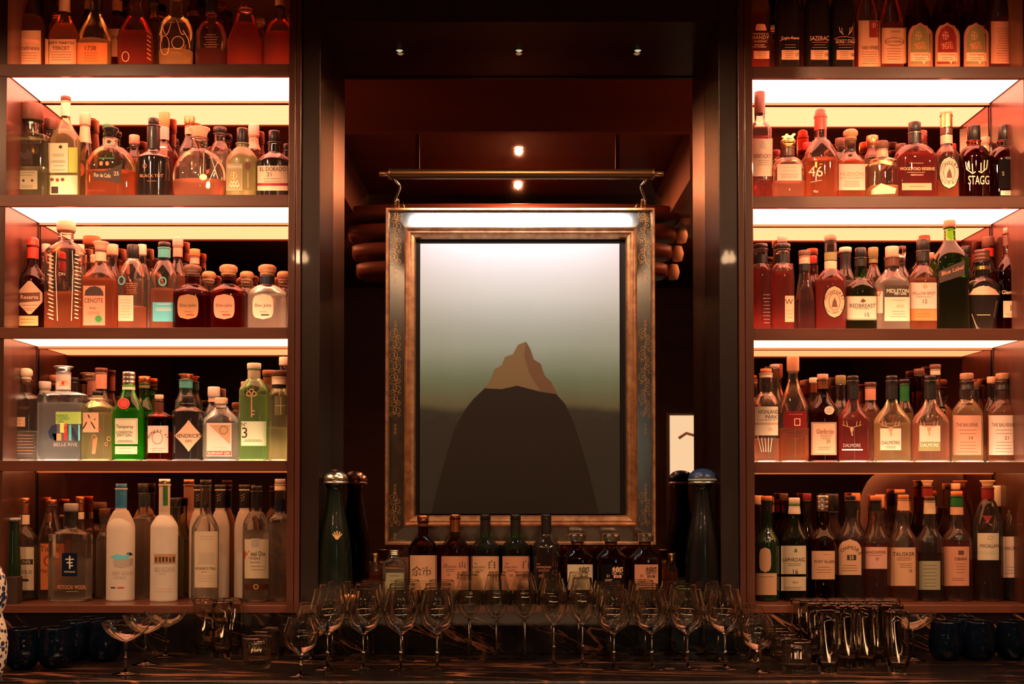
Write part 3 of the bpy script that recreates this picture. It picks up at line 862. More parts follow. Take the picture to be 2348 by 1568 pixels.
B(L1, 'twisted-glass decanter holding deep red cognac', 305, 84, -50, 92, 38, 30, 'r', liq='r', lvl=78, globe=.25, cap=('k','gold',30,46), foil=[(10,18,'copper')],
  labs=[('',265,345,60,150,'',[('S','copper',2,[(338,62+i*10),(346,68+i*10)]) for i in range(8)] + [('E','peach',288,130,8,11,1.4)])])
B(L1, 'ornate clear crystal decanter with scrolled glass sides', 398, 82, -50, 78, 38, 34, 'e', liq='g', lvl=120, globe=.2, cap=('k','gold',40,42),
  labs=[('',345,440,50,150,'',[('S','peach',1.5,scr) for scr in ([(372+i*3,60+20*math.sin(i*.5)) for i in range(18)],[(366,80),(372,60),(384,50),(400,52)],[(420,70),(432,90),(436,110)])] + [('E','copper',378,104,10,22,1.6),('E','peach',408,98,14,14,1.2)])])
B(L1, 'bell-shaped bottle with a studded dark liquor foot', 480, 74, -8, 92, 48, 26, 'e', liq='d', lvl=120, globe=.2, cap=('c','black',40,28),
  labs=[('',450,512,70,115,'',[P_(468,500,80,108,6,'copper')])])
B(L1, 'cone-shaped decanter nearly full of dark red spirit', 558, 80, 14, 96, 24, 34, 'c', n=3.2, liq='r', lvl=58, cap=('c','glass',8,30))
B(L1, 'round decanter with cork collar beside the wooden post, half red', 638, 76, -40, 96, 44, 22, 'e', liq='r', lvl=80, globe=.18, cap=('k','wood',38,30), foil=[(2,16,'wood')])
K(L1, 119, 32, 24, 'copper', 8, w=50, ysh=70, yn=46, what='small ring-capped bottle in shadow between the two peach-labelled cognacs')
K(L1, 197, -20, 22, 'wine', 20, g='br', w=52, ysh=60, yn=28, foil=[(4,24,'peach')], what='dark red bottle with pale neck band behind the 1738 bottle')
K(L1, 262, -20, 26, 'wax', 20, g='br', w=66, ysh=62, yn=30, foil=[(4,28,'salmon')], lab=[('r',232,292,66,130,'peach',[T('HINE',262,86,9)])], what='dark bottle with red shoulders and pale label behind the 1738 bottle')
K(L1, 346, -10, 24, 'black', 20, g='sm', w=56, what='shadowed black-capped bottle between the twisted and the scrolled decanters')
K(L1, 440, -20, 22, 'black', 20, g='br', w=48, foil=[(28,42,'salmon')], what='slim bottle with pale neck ring beside the scrolled crystal decanter')
K(L1, 504, 6, 22, 'wine', 16, g='br', w=54, what='red-topped bottle between the bell-shaped bottle and the cone decanter')
K(L1, 592, 42, 22, 'wood', 14, w=44, ysh=90, yn=60, what='cork-topped clear bottle between the cone decanter and the round decanter')
# ---- right case, top shelf
B(R1, 'red-liquor rye bottle with arched white lettering beside the dark post', 1745, 52, -90, 30, -20, 26, 'r', liq='r', lvl=35, cap=('c','black',20,None),
  labs=[('',1722,1768,40,120,'',[('F','salmon',[(1732,70),(1734,57),(1738,55),(1750,55),(1754,57),(1758,70)]),T('THOMAS H.',1744,78,5,'peach'),T('HANDY',1744,86,8,'peach'),T('SAZERAC',1744,95,5,'peach'),T('STRAIGHT',1742,103,3.6,'peach'),T('RYE WHISKEY',1742,108,3.6,'peach')]),('r',1728,1764,117,135,'peach',[P_(1736,1758,120,132,4)])])
for (x, wd, txt, ex, dsc) in ((1811, 60, 'Eagle Rare', [('S','peach',1,[(1788,94),(1800,89),(1815,87),(1832,90),(1838,93)])], 'near-black bourbon bottle with gold script lettering and arc line'),
        (1878, 60, 'SAZERAC', [('S','copper',1,[(1862,97),(1898,97)])], 'near-black rye bottle with small capital lettering above boxed tag'),
        (1937, 58, 'GEORGE T. STAGG', [('S','peach',1.4,[(1924,62),(1926,72),(1934,80)]),('S','peach',1.2,[(1930,64),(1931,76)]),('S','peach',1.4,[(1954,62),(1952,72),(1945,80)]),('S','peach',1.2,[(1949,64),(1948,76)]),('S','orange',1,[(1912,90),(1925,85),(1940,84),(1960,88)])], 'near-black bourbon bottle with antler mark on the top shelf')):
    B(R1, dsc, x, wd, -90, 28, -22, 24, 'r', glass='dk', cap=('c','black',20,None),
      labs=[('', None, 0, 0, 0, '', [T(txt, x+1, 88 if txt[0] != 'G' else 95, 10 if txt[0] == 'S' else 9, 'peach', 44)] + ex + [P_(x-16, x+18, 103, 109, 2, 'salmon')]), ('r', x-19, x+21, 115, 137, 'peach', [P_(x-12, x+10, 119, 133, 4), T('17' if txt[0] == 'E' else '18', x+17, 126, 8, 'ink', 7)])])
B(R1, 'bourbon bottle with tall cream label and dark portrait strip', 1994, 54, -90, 42, -28, 22, 's', liq='r', lvl=60, cap=('c','wax',20,None),
  labs=[('r',1968,2020,47,160,'peach',[('F','wine',[(1993,48),(2014,48),(2014,86),(1993,86)]),('E','salmon',2003,58,5,6,0),T('VAN WINKLE',1998,110,9),P_(1974,2014,120,146,6)])])
B(R1, 'bourbon bottle with cream label bearing a thin printed oval', 2050, 58, -90, 58, -26, 22, 's', liq='r', lvl=60, cap=('c','wine',20,None),
  labs=[('r',2021,2077,64,146,'peach',[T('Kentucky',2054,73,5),('E','brown',2051,96,22,9,1),T('VAN WINKLE',2051,96,5,'brown'),P_(2030,2070,112,136,5,'brown')])])
for (x, wd, pc_, dsc) in ((2110, 58, 'olive', 'bourbon bottle with arched brown family-scene label'), (2172, 60, 'wine', 'bourbon bottle with arched crimson family-scene label'), (2238, 58, 'olive', 'bourbon bottle with arched grey-brown scene label near the shelf end')):
    B(R1, dsc, x, wd, -90, 48, -26, 22, 's', liq='d', glass='br', lvl=40, cap=('c','wax' if x == 2172 else 'wine',20,None),
      labs=[('a', x-28, x+28, 52, 158, 'salmon', [('F', pc_, [(x-22,120),(x-21,84),(x-14,66),(x,58),(x+14,66),(x+21,84),(x+22,120)]), ('E','salmon',x-4,82,7,10,0), ('F','copper',[(x-14,100),(x+10,94),(x+14,112),(x-10,114)]), ('F','peach',[(x-22,121),(x+23,121),(x+23,140),(x-22,140)]), T('Family Reserve', x+2, 126, 5, 'wine' if pc_=='wine' else 'ink', 36), P_(x-14,x+14,133,137,2), ('F', pc_, [(x-24,142),(x+24,142),(x+24,147),(x-24,147)]), ('E','cream',x+8,143,3,3,0)])])
B(R1, 'bourbon bottle in a plain full-height orange paper wrap', 2302, 62, -90, 44, -30, 22, 's', liq='r', lvl=50, cap=('c','black',20,None),
  labs=[('r',2272,2333,49,146,'salmon',[P_(2284,2322,66,140,14,'brown')])])
K(R1, 1777, 60, 20, 'cream', 10, w=44, ysh=96, yn=76, what='half-hidden clear bottle between the red rye and the gold-script bottle')
K(R1, 1845, -50, 22, 'wine', 20, w=48, what='shadowed bottle behind the two near-black whiskey bottles')
K(R1, 2022, -50, 22, 'wine', 20, w=48, what='shadowed bottle between the two cream-labelled bourbons')
K(R1, 2205, -50, 22, 'wax', 20, w=48, g='br', what='red-necked bottle between the crimson and grey-brown scene labels')
# ---- left case, second shelf
B(L2, 'square green-tinted mezcal bottle with broad wooden stopper', 67, 84, 240, 316, 308, 34, 'r', n=7, d=.85, glass='sm', liq='s', lvl=388, cap=('c','darkwood',38,52),
  labs=[('',30,106,320,440,'',[T('MONTELOBOS',62,327,7),('F','ink',[(42,345),(56,352),(64,342),(76,350),(72,362),(58,366),(46,360)]),T('MEZCAL',62,374,5),P_(40,84,381,383,1)]),('r',30,86,391,434,'sage',[P_(38,80,396,402,2),('E','ink',36,414,3,3,0),('E','ink',54,414,3,3,0),('E','ink',74,414,3,3,0),P_(44,80,426,430,2)])])
B(L2, 'slim white spirit bottle with half cream, half lime label', 145, 68, 222, 326, 272, 20, 's', glass='ye', liq='y', lvl=300, cap=('c','darkwood',10,23), foil=[(232,268,'cream')],
  labs=[('r',112,156,328,396,'mint',[('E','ink',139,337,4,4,0),P_(118,150,354,358,2,'brown'),P_(116,152,369,372,2),P_(120,150,380,390,2)]),('r',157,178,338,396,'lime',[]),('r',112,178,402,446,'mint',[('E','brown',120,412,4,4,0),('E','wine',132,413,4,4,0),('E','brown',144,412,4,4,0),('F','ink',[(118,428),(134,428),(134,444),(118,444)])])])
B(L2, 'wide clear flask of orange rum with slanted black banner label', 250, 114, 294, 384, 336, 30, 'e', n=2.8, d=.55, liq='o', lvl=394, cap=('f','black',24,34),
  labs=[('r',236,264,317,332,'cream',[('E','ink',250,325,5,4,0)]),('',195,305,350,445,'',[('S','green',3,[(228,363),(262,363)]),('E','copper',232,375,4,5,0),('E','copper',246,375,4,5,0),('F','ink',[(212,391),(240,392),(258,386),(281,374),(276,422),(254,416),(236,412),(216,414)]),T('Flor de Caña',235,402,9,'peach',38,-.05),T('25',267,398,9,'peach'),T('SLOW AGED',220,437,5,'wine',40)])])
B(L2, 'black rum bottle with tapering dark neck and faint gold lettering', 348, 80, 272, 366, 350, 28, 'r', glass='dk', cap=('c','black',16,24), foil=[(290,344,'black')],
  labs=[('',312,384,350,440,'',[T('BLACK TOT',348,403,7,'copper'),('S','copper',1.3,[(332,374),(332,392)]),('E','copper',332,380,4,5,1),P_(334,362,415,417,1,'copper')])])
B(L2, 'globe rum decanter with wide flared collar and hanging bead', 454, 126, 294, 404, 345, 36, 'e', liq='p', lvl=415, globe=.28, cap=('f','peach',22,48), glass='cl',
  labs=[('',392,516,350,445,'',[T('Facundo',442,376,13,'brown'),('S','cream',1.2,[(468,350),(466,400)]),('S','cream',1.2,[(484,360),(500,410)]),('S','cream',1.2,[(500,370),(480,414)]),('E','cream',466,406,9,7,0)])])
B(L2, 'olive-green rum bottle with framed portrait label', 553, 74, 295, 372, 340, 28, 'r', glass='ol', cap=('c','black',34,26),
  labs=[('r',518,556,375,437,'sage',[T('DIPLOMÁTICO',538,382,5,'cream'),('F','olive',[(522,388),(553,388),(553,432),(522,432)]),('E','cream',536,403,7,9,0),('F','cream',[(524,430),(530,414),(544,414),(551,430)])]),('r',558,580,372,435,'olive',[('E','brown',568,380,7,9,0),('S','cream',.8,[(569,395),(569,430)])])])
B(L2, 'squat black rum bottle with wide cream label reading 21', 626, 78, 301, 374, 352, 27, 'r', glass='dk', cap=('c','black',26,25),
  labs=[('r',590,660,380,437,'cream',[T('EL DORADO',626,388,9),T('21',617,400,9),P_(600,650,410,416,2),('F','wine',[(590,420),(660,420),(660,426),(590,426)])])])
K(L2, 112, 273, 31, 'darkwood', 24, g='sm', lq='s', w=52)
K(L2, 190, 260, 25, 'peach', 28, lq='g', w=56, ysh=372, yn=294, foil=[(290,330,'peach')], lab=[('o',170,194,372,406,'orange',[T('nb',182,388,10,'cream')])])
K(L2, 222, 290, 19, 'brown', 20, g='br', w=50)
K(L2, 243, 287, 26, 'green', 10, g='gr', w=60)
K(L2, 277, 291, 24, 'gold', 22, lq='a', w=56, g='ye')
K(L2, 304, 311, 24, 'salmon', 20, lq='p', w=52)
K(L2, 373, 258, 24, 'orange', 30, lq='r', w=58, ysh=350, yn=326, foil=[(288,322,'pink')], lab=[('r',362,384,338,380,'pink',[])])
K(L2, 400, 291, 21, 'wine', 20, w=50, g='br')
K(L2, 431, 268, 24, 'copper', 22, lq='c', w=66, ysh=352, yn=312, foil=[(290,310,'salmon')])
K(L2, 501, 293, 30, 'black', 14, lq='c', w=62, ysh=352, yn=328, prof='r')
K(L2, 528, 325, 26, 'brown', 18, lq='a', w=50)
K(L2, 579, 287, 25, 'pink', 26, lq='p', w=52, foil=[(313,345,'salmon')])
K(L2, 600, 313, 18, 'brown', 18, g='br', w=44)
K(L2, 656, 331, 18, 'black', 14, g='dk', w=44)
# ---- right case, second shelf
B(R2, 'tall slim bourbon bottle with horse-head label and long brown neck', 1745, 54, 191, 300, 280, 24, 'r', liq='r', lvl=322, cap=('c','orange',10,23), foil=[(201,262,'brown')],
  labs=[('r',1726,1771,318,404,'cream',[('F','grey',[(1742,340),(1745,324),(1750,320),(1754,328),(1757,342)]),('S','wine',4,[(1728,313),(1768,313)]),T('KENTUCKY',1748,358,9),P_(1734,1766,368,378,3),('S','brown',3,[(1728,412),(1768,412)]),P_(1734,1764,418,428,2,'brown')])])
B(R2, 'round grenade-shaped bourbon bottle topped by a gold horse stopper', 1810, 80, 322, 390, 362, 28, 'e', n=2.3, liq='p', lvl=418, globe=.2, cap=('k','gold',16,34), foil=[(340,360,'brown')],
  labs=[('r',1782,1838,376,414,'palepink',[P_(1790,1830,384,392,2,'orange'),P_(1788,1832,400,408,3,'brown')])],
  parts=lambda root, sec, Z, PT: horse(root, Z))
B(R2, 'long-necked bourbon bottle dipped in red wax, numbered 46', 1885, 80, 249, 366, 320, 27, 'r', liq='o', lvl=366, cap=('o','wax',18,26), foil=[(264,300,'wax')],
  labs=[('',1850,1922,340,440,'',[T('46',1870,393,24,'peach'),T("Maker's Mark",1873,363,7,'wine'),('S','wax',3,[(1876,300),(1876,318)]),('S','wax',3,[(1892,300),(1892,312)]),('S','peach',1,[(1858,418),(1884,413)]),T('70cl',1870,439,5,'peach')])])
B(R2, 'small sloped bourbon bottle with big wooden stopper and thin lettering', 1954, 68, 297, 378, 348, 24, 's', liq='o', lvl=366, cap=('b','wood',24,34), foil=[(345,350,'black')],
  labs=[('r',1923,1984,376,436,'palepink',[T('HUDSON',1953,399,9,'copper'),T('BABY BOURBON',1953,408,5,'copper'),P_(1932,1974,416,428,4,'brown')])])
B(R2, 'faceted square-shouldered bottle with cream neck tag and slanted label', 2026, 66, 325, 374, 362, 26, 'r', n=5, d=.9, liq='g', lvl=430, cap=('c','darkwood',17,29), foil=[(344,362,'peach')],
  labs=[('',1996,2056,380,440,'',[('F','peach',[(1998,436),(2020,420),(2055,432),(2052,444),(1998,446)]),T('M',2040,418,7,'brown')])])
B(R2, 'wide flask of deep red bourbon with pale slanted base label', 2102, 100, 281, 368, 332, 28, 'e', n=2.8, d=.55, liq='r', lvl=352, cap=('c','black',24,28), foil=[(304,330,'black')],
  labs=[('',2058,2148,355,420,'',[T('WOODFORD RESERVE',2103,387,7,'peach',80),P_(2080,2122,374,376,1,'peach'),P_(2074,2126,395,397,1,'peach'),T('KENTUCKY',2103,401,4,'peach'),('E','brown',2100,344,9,6,1)]),('r',2068,2136,420,436,'peach',[P_(2080,2126,428,430,1)])])
B(R2, 'slim bourbon bottle with oval cream label and golden collar', 2175, 54, 252, 360, 338, 26, 'r', liq='o', lvl=416, cap=('c','peach',12,27), foil=[(264,294,'gold'),(296,310,'brown'),(312,332,'peach')],
  labs=[('o',2152,2200,358,434,'ink',[]),('o',2154,2198,360,432,'cream',[('C','MICHTER\'S',2176,396,22,165,15,7),('E','brown',2176,396,13,20,1),('F','brown',[(2170,408),(2172,396),(2177,386),(2181,396),(2183,408)]),('C','BOURBON',2176,394,26,-150,-30,6)])])
B(R2, 'black bourbon bottle with large white antlers mark', 2238, 72, 289, 366, 336, 30, 'e', glass='br', liq='d', lvl=356, cap=('c','black',34,29),
  labs=[('',2204,2272,350,440,'',[('S','cream',2.2,s_) for s_ in ([(2214,372),(2216,388),(2230,398),(2236,394)],[(2221,370),(2223,388)],[(2229,376),(2230,394)],[(2264,368),(2262,386),(2250,396),(2244,393)],[(2257,368),(2256,388)],[(2249,374),(2249,392)])]+[T('STAGG',2244,413,20,'cream',48)])])
B(R2, 'black-labelled bourbon bottle at the wall end with small cream base tag', 2308, 76, 289, 372, 338, 30, 'e', glass='br', liq='d', lvl=360, cap=('c','black',34,29),
  labs=[('r',2290,2340,366,432,'black',[T('S',2300,398,9,'grey')]),('r',2294,2340,437,448,'cream',[P_(2300,2334,440,445,2)])])
K(R2, 1782, 345, 20, 'wine', 16, w=44); K(R2, 1855, 328, 22, 'red', 16, g='br', w=50); K(R2, 1930, 318, 23, 'darkwood', 18, lq='r', w=54)
K(R2, 2004, 312, 27, 'copper', 24, lq='g', w=60, foil=[(336,360,'brown')]); K(R2, 2070, 331, 24, 'brown', 18, g='br', w=54); K(R2, 2118, 307, 20, 'wine', 20, lq='a', w=50)
K(R2, 2187, 331, 20, 'red', 18, g='br', w=48); K(R2, 2263, 316, 25, 'salmon', 16, lq='g', w=50, foil=[(332,350,'peach')])
# ---- left case, third shelf
B(L3, 'dark tequila bottle with red wax neck and hexagonal label', 73, 72, 544, 648, 606, 24, 's', glass='br', liq='d', lvl=640, cap=('o','wax',20,28), foil=[(562,594,'wax')],
  labs=[('h',38,98,644,720,'peach',[('F','brown',[(44,672),(92,670),(92,690),(44,694)]),T('Reserva',68,681,9,'peach',42),P_(48,88,700,708,2),P_(46,80,712,714,1)]),('r',38,88,724,747,'gold',[P_(46,82,732,740,2,'brown')])])
B(L3, 'tall fluted crystal tequila decanter with thick twisted ribs', 149, 86, 508, 580, 556, 34, 'r', n=5, d=.9, liq='o', lvl=672, cap=('c','peach',22,42),
  labs=[('',108,190,570,745,'',[('S','cream',2.4,[(110+((i*3)%5),584+i*9),(122,588+i*9)]) for i in range(17)]+[('S','cream',2.4,[(172,584+i*9),(187-((i*2)%4),588+i*9)]) for i in range(17)]+[('S','cream',1.5,[(130,575),(128,620),(132,735)]),('S','cream',1.5,[(166,575),(168,620),(164,735)]),T('ON',142,628,7,'peach')])])
B(L3, 'amber tequila bottle with arched pink label and green dot', 229, 80, 555, 644, 600, 24, 's', n=3.6, d=.9, liq='o', lvl=640, cap=('f','salmon',20,36), foil=[(578,600,'peach')],
  labs=[('r',191,241,655,746,'salmon',[('F','ink',[(194,678),(196,666),(206,658),(218,656),(230,660),(236,668),(238,678)]),T('CENOTE',215,689,10),T('Añejo',213,707,6),P_(200,230,716,720,2,'brown'),('E','green',226,731,8,8,0)])])
B(L3, 'dome-shouldered clear bottle with teal ring emblem and cream square label', 303, 66, 562, 642, 598, 27, 'r', liq='p', lvl=704, cap=('c','black',32,27), d=1,
  labs=[('r',271,306,677,736,'cream',[P_(276,300,688,728,7,'copper')]),('',270,336,620,670,'',[('E','teal',279,643,7,9,3),P_(288,316,650,672,6,'copper')])])
B(L3, 'dome-shouldered bottle of pink tequila with bright cyan label', 375, 62, 556, 642, 600, 27, 'r', liq='p', lvl=664, cap=('c','black',12,27), foil=[(568,592,'teal')],
  labs=[('r',350,400,693,737,'cyan',[P_(360,392,697,699,1,'cream'),P_(356,396,706,712,3,'cream')]),('',350,404,620,690,'',[('E','teal',373,645,8,9,3)])])
for (x, c1, g_, lq_, lc, cc_, foil_, dsc, tc_) in ((440,'darkwood','br','d','bronze','darkwood',(),'squat dark brown tequila bottle with round dark stopper','ink'),
        (523,'wood','br','m','salmon','wood',(),'squat amber tequila bottle with ball-shaped wooden stopper','ink'),
        (612,'wood','cl','c','cream','wood',[(634,652,'navy')],'squat clear tequila bottle with ball stopper and blue neck band','ink')):
    B(L3, dsc, x, 84 if x < 600 else 90, 607, 672, 654, 32, 'r', n=3.2 if x < 600 else 2.4, d=.75, glass=g_, liq=lq_, lvl=676, cap=('b',cc_,26,42), foil=foil_,
      labs=[('b', x-33, x+15, 674, 732, lc, [T('Don Julio', x-9, 701, 9, tc_, 42), P_(x-18, x+2, 715, 717, 1), ('S','wine' if x < 600 else 'navy',3,[(x-12,722),(x+4,722)])])])
K(L3, 103, 560, 20, 'cream', 20, lq='c', w=50); K(L3, 181, 561, 20, 'cream', 24, lq='c', w=54); K(L3, 197, 602, 20, 'wax', 16, w=44)
K(L3, 215, 585, 20, 'peach', 18, lq='g', w=50); K(L3, 256, 561, 26, 'peach', 24, lq='o', w=56); K(L3, 272, 577, 18, 'copper', 16, w=48); K(L3, 324, 561, 20, 'cream', 24, lq='c', w=54, prof='r')
K(L3, 354, 588, 18, 'copper', 16, w=48); K(L3, 406, 545, 24, 'pink', 20, lq='p', w=58, ysh=640, yn=596, foil=[(566,590,'salmon')]); K(L3, 445, 572, 24, 'orange', 16, lq='p', w=58, foil=[(590,606,'salmon')])
for x, c in ((478,'peach'),(505,'brown'),(565,'peach'),(590,'brown'),(650,'palepink')):  # paler three stand in for mirror images of the ball stoppers
    K(L3, x, 622 if c != 'brown' else 644, 32, 'wood' if c != 'brown' else 'darkwood', 24, lq='c', w=60, ysh=682, yn=662, ck='b', prof='r')
t_ = None
# ---- right case, third shelf
B(R3, 'red whiskey bottle with black neck label beside the dark post', 1746, 44, 560, 622, 606, 30, 'r', liq='r', lvl=615, cap=('c','black',11,31), foil=[(586,605,'black')],
  labs=[('',1726,1768,670,745,'',[P_(1750,1766,676,740,9,'grey')])])
B(R3, 'red whiskey bottle with half-turned cream label lettered W', 1796, 52, 560, 622, 606, 32, 'r', liq='r', lvl=625, cap=('c','black',12,35), foil=[(584,604,'black')],
  labs=[('r',1800,1821,678,738,'peach',[T('W',1809,692,12),P_(1804,1820,712,728,3)])])
B(R3, 'small narrow tapering bottle half full of dark red liquor', 1846, 44, 575, 690, 626, 24, 'c', liq='d', lvl=690, cap=('c','darkwood',12,27), foil=[(588,606,'salmon'),(608,622,'black')])
B(R3, 'long-necked amber rye bottle with tilted oval cream label', 1906, 70, 538, 650, 618, 27, 'r', liq='r', lvl=640, cap=('c','salmon',13,27), foil=[(580,598,'olive'),(600,618,'peach')],
  labs=[('o',1888,1938,654,730,'ink',[]),('o',1890,1936,656,728,'peach',[('C','MICHTER\'S',1913,690,21,165,15,7),('E','brown',1913,692,13,19,1),('F','brown',[(1907,704),(1909,692),(1914,682),(1918,692),(1920,704)]),('C','STRAIGHT RYE',1913,690,27,-155,-25,5)])])
B(R3, 'green-necked Irish whiskey bottle with wide cream label reading 15', 1975, 72, 569, 668, 640, 26, 'r', glass='gr', liq='d', lvl=660, cap=('c','black',22,25), foil=[(591,612,'black')],
  labs=[('r',1941,2010,679,734,'cream',[('F','brown',[(1972,692),(1978,684),(1986,690),(1980,694)]),T('REDBREAST',1978,701,9),P_(1956,2000,708,710,1),T('15',1988,722,9),('F','olive',[(1941,731),(2010,731),(2010,734),(1941,734)])])])
B(R3, 'clear whiskey bottle with white label crossed by a black name band', 2047, 82, 566, 652, 616, 32, 's', liq='c', lvl=640, cap=('c','salmon',24,30), foil=[(592,612,'brown')],
  labs=[('r',2028,2086,655,736,'cream',[('F','ink',[(2028,655),(2085,655),(2085,681),(2028,681)]),T('MIDLETON',2058,667,9,'cream',50),T('VERY RARE',2064,674,4,'cream'),P_(2042,2080,688,690,1,'brown'),T('2022',2064,702,6,'copper'),P_(2040,2080,714,726,3,'brown')]),('r',2008,2024,668,718,'cream',[('E','red',2013,670,5,8,1.5)])])
B(R3, 'pinkish whiskey bottle with pale label reading 12 and orange foot', 2118, 66, 549, 644, 612, 28, 'r', liq='o', lvl=640, cap=('c','black',26,28), foil=[(576,600,'black')],
  labs=[('r',2087,2148,648,708,'palepink',[('E','orange',2121,657,5,5,0),T('YELLOW SPOT',2118,673,7,'brown'),P_(2096,2140,681,683,1),T('12',2121,691,9)]),('r',2087,2148,709,735,'orange',[P_(2100,2136,720,726,2,'brown')])])
B(R3, 'tall square green-glass whisky bottle with slanted black label', 2180, 76, 506, 600, 546, 25, 's', n=5, d=.95, glass='gr', liq='d', lvl=640, cap=('c','wood',15,27),
  labs=[('',2145,2212,590,665,'',[('F','ink',[(2152,622),(2212,596),(2212,630),(2152,650)]),T('Blue Label',2184,620,9,'copper',50,.32)])])
B(R3, 'urn-shaped black porcelain decanter with pale shoulders', 2254, 84, 574, 672, 640, 32, 'e', glass='dk', taper=.42, cap=('s','brown',26,34), foil=[(612,620,'gold')],
  labs=[('',2215,2298,650,690,'',[('F','salmon',[(2222,676),(2232,662),(2248,656),(2266,656),(2282,664),(2292,676)]),('S','gold',1.2,[(2228,720),(2238,748)]),('S','gold',1.2,[(2240,722),(2270,722)])])])
B(R3, 'single malt bottle with rounded shoulders and 18 label near the wall', 2318, 60, 523, 626, 590, 28, 'r', glass='br', liq='d', lvl=616, cap=('c','salmon',12,28), foil=[(536,564,'darkwood')],
  labs=[('',2284,2346,650,690,'',[T('Glenfiddich',2322,670,9,'peach',50)]),('r',2300,2346,690,728,'peach',[T('18',2324,706,14,'ink'),P_(2306,2342,720,724,2)])])
K(R3, 1771, 560, 22, 'glass', 14, lq='c', w=46); K(R3, 1795, 541, 22, 'pink', 14, lq='p', w=50); K(R3, 1822, 598, 18, 'brown', 14, w=44); K(R3, 1866, 587, 17, 'red', 16, g='br', w=44)
K(R3, 1940, 568, 28, 'cream', 10, lq='c', w=58, foil=[(580,618,'black')]); K(R3, 2004, 568, 23, 'olive', 22, lq='c', w=62, ysh=650, yn=606, prof='s', foil=[(590,604,'olive')])
K(R3, 2068, 565, 22, 'glass', 24, lq='c', w=60); K(R3, 2093, 597, 16, 'wine', 16, w=44); K(R3, 2134, 580, 20, 'salmon', 14, w=48); K(R3, 2217, 565, 22, 'black', 20, g='dk', w=54)
K(R3, 2268, 544, 28, 'darkwood', 22, g='br', w=58, foil=[(570,590,'red')])
# ---- left case, fourth shelf
B(L4, 'clear round gin bottle with embossed band and cream stopper', 60, 74, 844, 916, 903, 27, 'r', liq='c', lvl=988, cap=('b','cream',28,31),
  labs=[('',26,94,920,1050,'',[T('BOTANIST',48,935,6,'brown',44),('F','bronze',[(27,956),(58,956),(58,978),(27,978)]),P_(30,56,960,975,3,'cream'),P_(34,80,998,1040,7,'copper')])])
B(L4, 'square clear gin bottle with colourful block letters and silver stopper', 146, 100, 840, 906, 897, 32, 'e', n=12, d=.8, glass='bl', liq='c', lvl=924, cap=('f','silver',14,44), foil=[(856,894,'white')],
  labs=[('r',128,190,944,972,'lime',[T('NIKKA',143,953,6,'green'),T('COFFEY',145,960,6,'green'),T('GIN',139,967,6,'green')]),('',108,190,966,1040,'',[
    ('F','navy',[(130,972),(118,976),(111,990),(114,1003),(124,1010),(130,1010)]),('F','orange',[(120,994),(141,994),(141,1010),(126,1010)]),('F','yellow',[(138,969),(151,969),(151,992),(138,992)]),('F','red',[(147,971),(154,971),(154,1010),(147,1010)]),('F','teal',[(158,974),(164,974),(164,1010),(158,1010)]),('F','navy',[(164,974),(180,1002),(180,1010),(172,1010),(164,994)]),('F','cyan',[(180,974),(186,974),(186,1010),(180,1010)]),T('BELLE RIVE',151,1019,8,'grey')]),('r',136,156,872,884,'cream',[('F','red',[(142,874),(148,874),(148,882),(142,882)])])])
B(L4, 'pale straw gin bottle with brush-stroke label and small black cap', 225, 74, 897, 936, 914, 25, 's', n=2.8, glass='ye', liq='y', lvl=946, cap=('c','black',10,24), foil=[(908,916,'cream')],
  labs=[('r',190,226,946,991,'peach',[T('六',204,967,34,'ink'),('F','red',[(225,981),(230,981),(230,986),(225,986)])]),('',190,262,995,1046,'',[('S','copper',1.6,[(212+i*2,1040),(214+i*3,1010-i*2)]) for i in range(4)]+[('E','yellow',250,1006,4,5,1),('E','copper',244,1018,3,4,1),('E','copper',216,1002,5,5,1)])])
B(L4, 'green fluted gin bottle with red wax seal and ornate cream label', 296, 72, 853, 946, 892, 28, 's', glass='gr', liq='n', lvl=936, cap=('s','silver',30,28), foil=[(884,894,'cream')],
  labs=[('r',264,316,959,1018,'cream',[('S','sage',1.5,[(266,962),(313,962),(313,1015),(266,1015)]),T('Tanqueray',286,979,10,'ink',40),T('LONDON',285,991,6),T('DRY GIN',285,998,6),P_(268,306,1010,1013,2)]),('r',264,315,1023,1041,'cream',[P_(270,306,1028,1036,2,'copper')]),('',264,330,890,950,'',[('E','red',284,925,14,13,0),('E','wine',284,925,10,9,2)])])
B(L4, 'small brown apothecary gin bottle with cork and pink label', 366, 64, 905, 957, 944, 20, 'r', glass='br', liq='m', lvl=990, cap=('k','peach',13,20), foil=[(918,944,'brown')],
  labs=[('r',339,386,976,1038,'palepink',[('C','MONKEY 47',362,1010,22,160,20,6),('E','wine',361,1004,12,14,1),P_(344,380,1028,1033,2,'red')])])
B(L4, 'black apothecary gin bottle with pale diamond label', 432, 72, 907, 946, 932, 28, 'r', glass='dk', cap=('c','black',18,26),
  labs=[('d',399,466,963,1035,'peach',[T("HENDRICK'S",433,999,9,'ink',62),T('GIN',432,1011,6)])])
B(L4, 'clear gin bottle with brown triangle label and red base strip', 508, 86, 912, 966, 930, 30, 's', liq='c', lvl=970, cap=('k','peach',18,30),
  labs=[('r',474,531,970,1046,'palepink',[('F','bronze',[(482,974),(528,974),(528,1016)]),('S','red',1,[(480,973),(527,1017)]),('E','brown',513,986,9,9,1.2),P_(480,524,1026,1030,2,'grey'),('F','red',[(475,1034),(530,1034),(530,1044),(475,1044)]),T('ELEPHANT GIN',502,1039,6,'palepink')])])
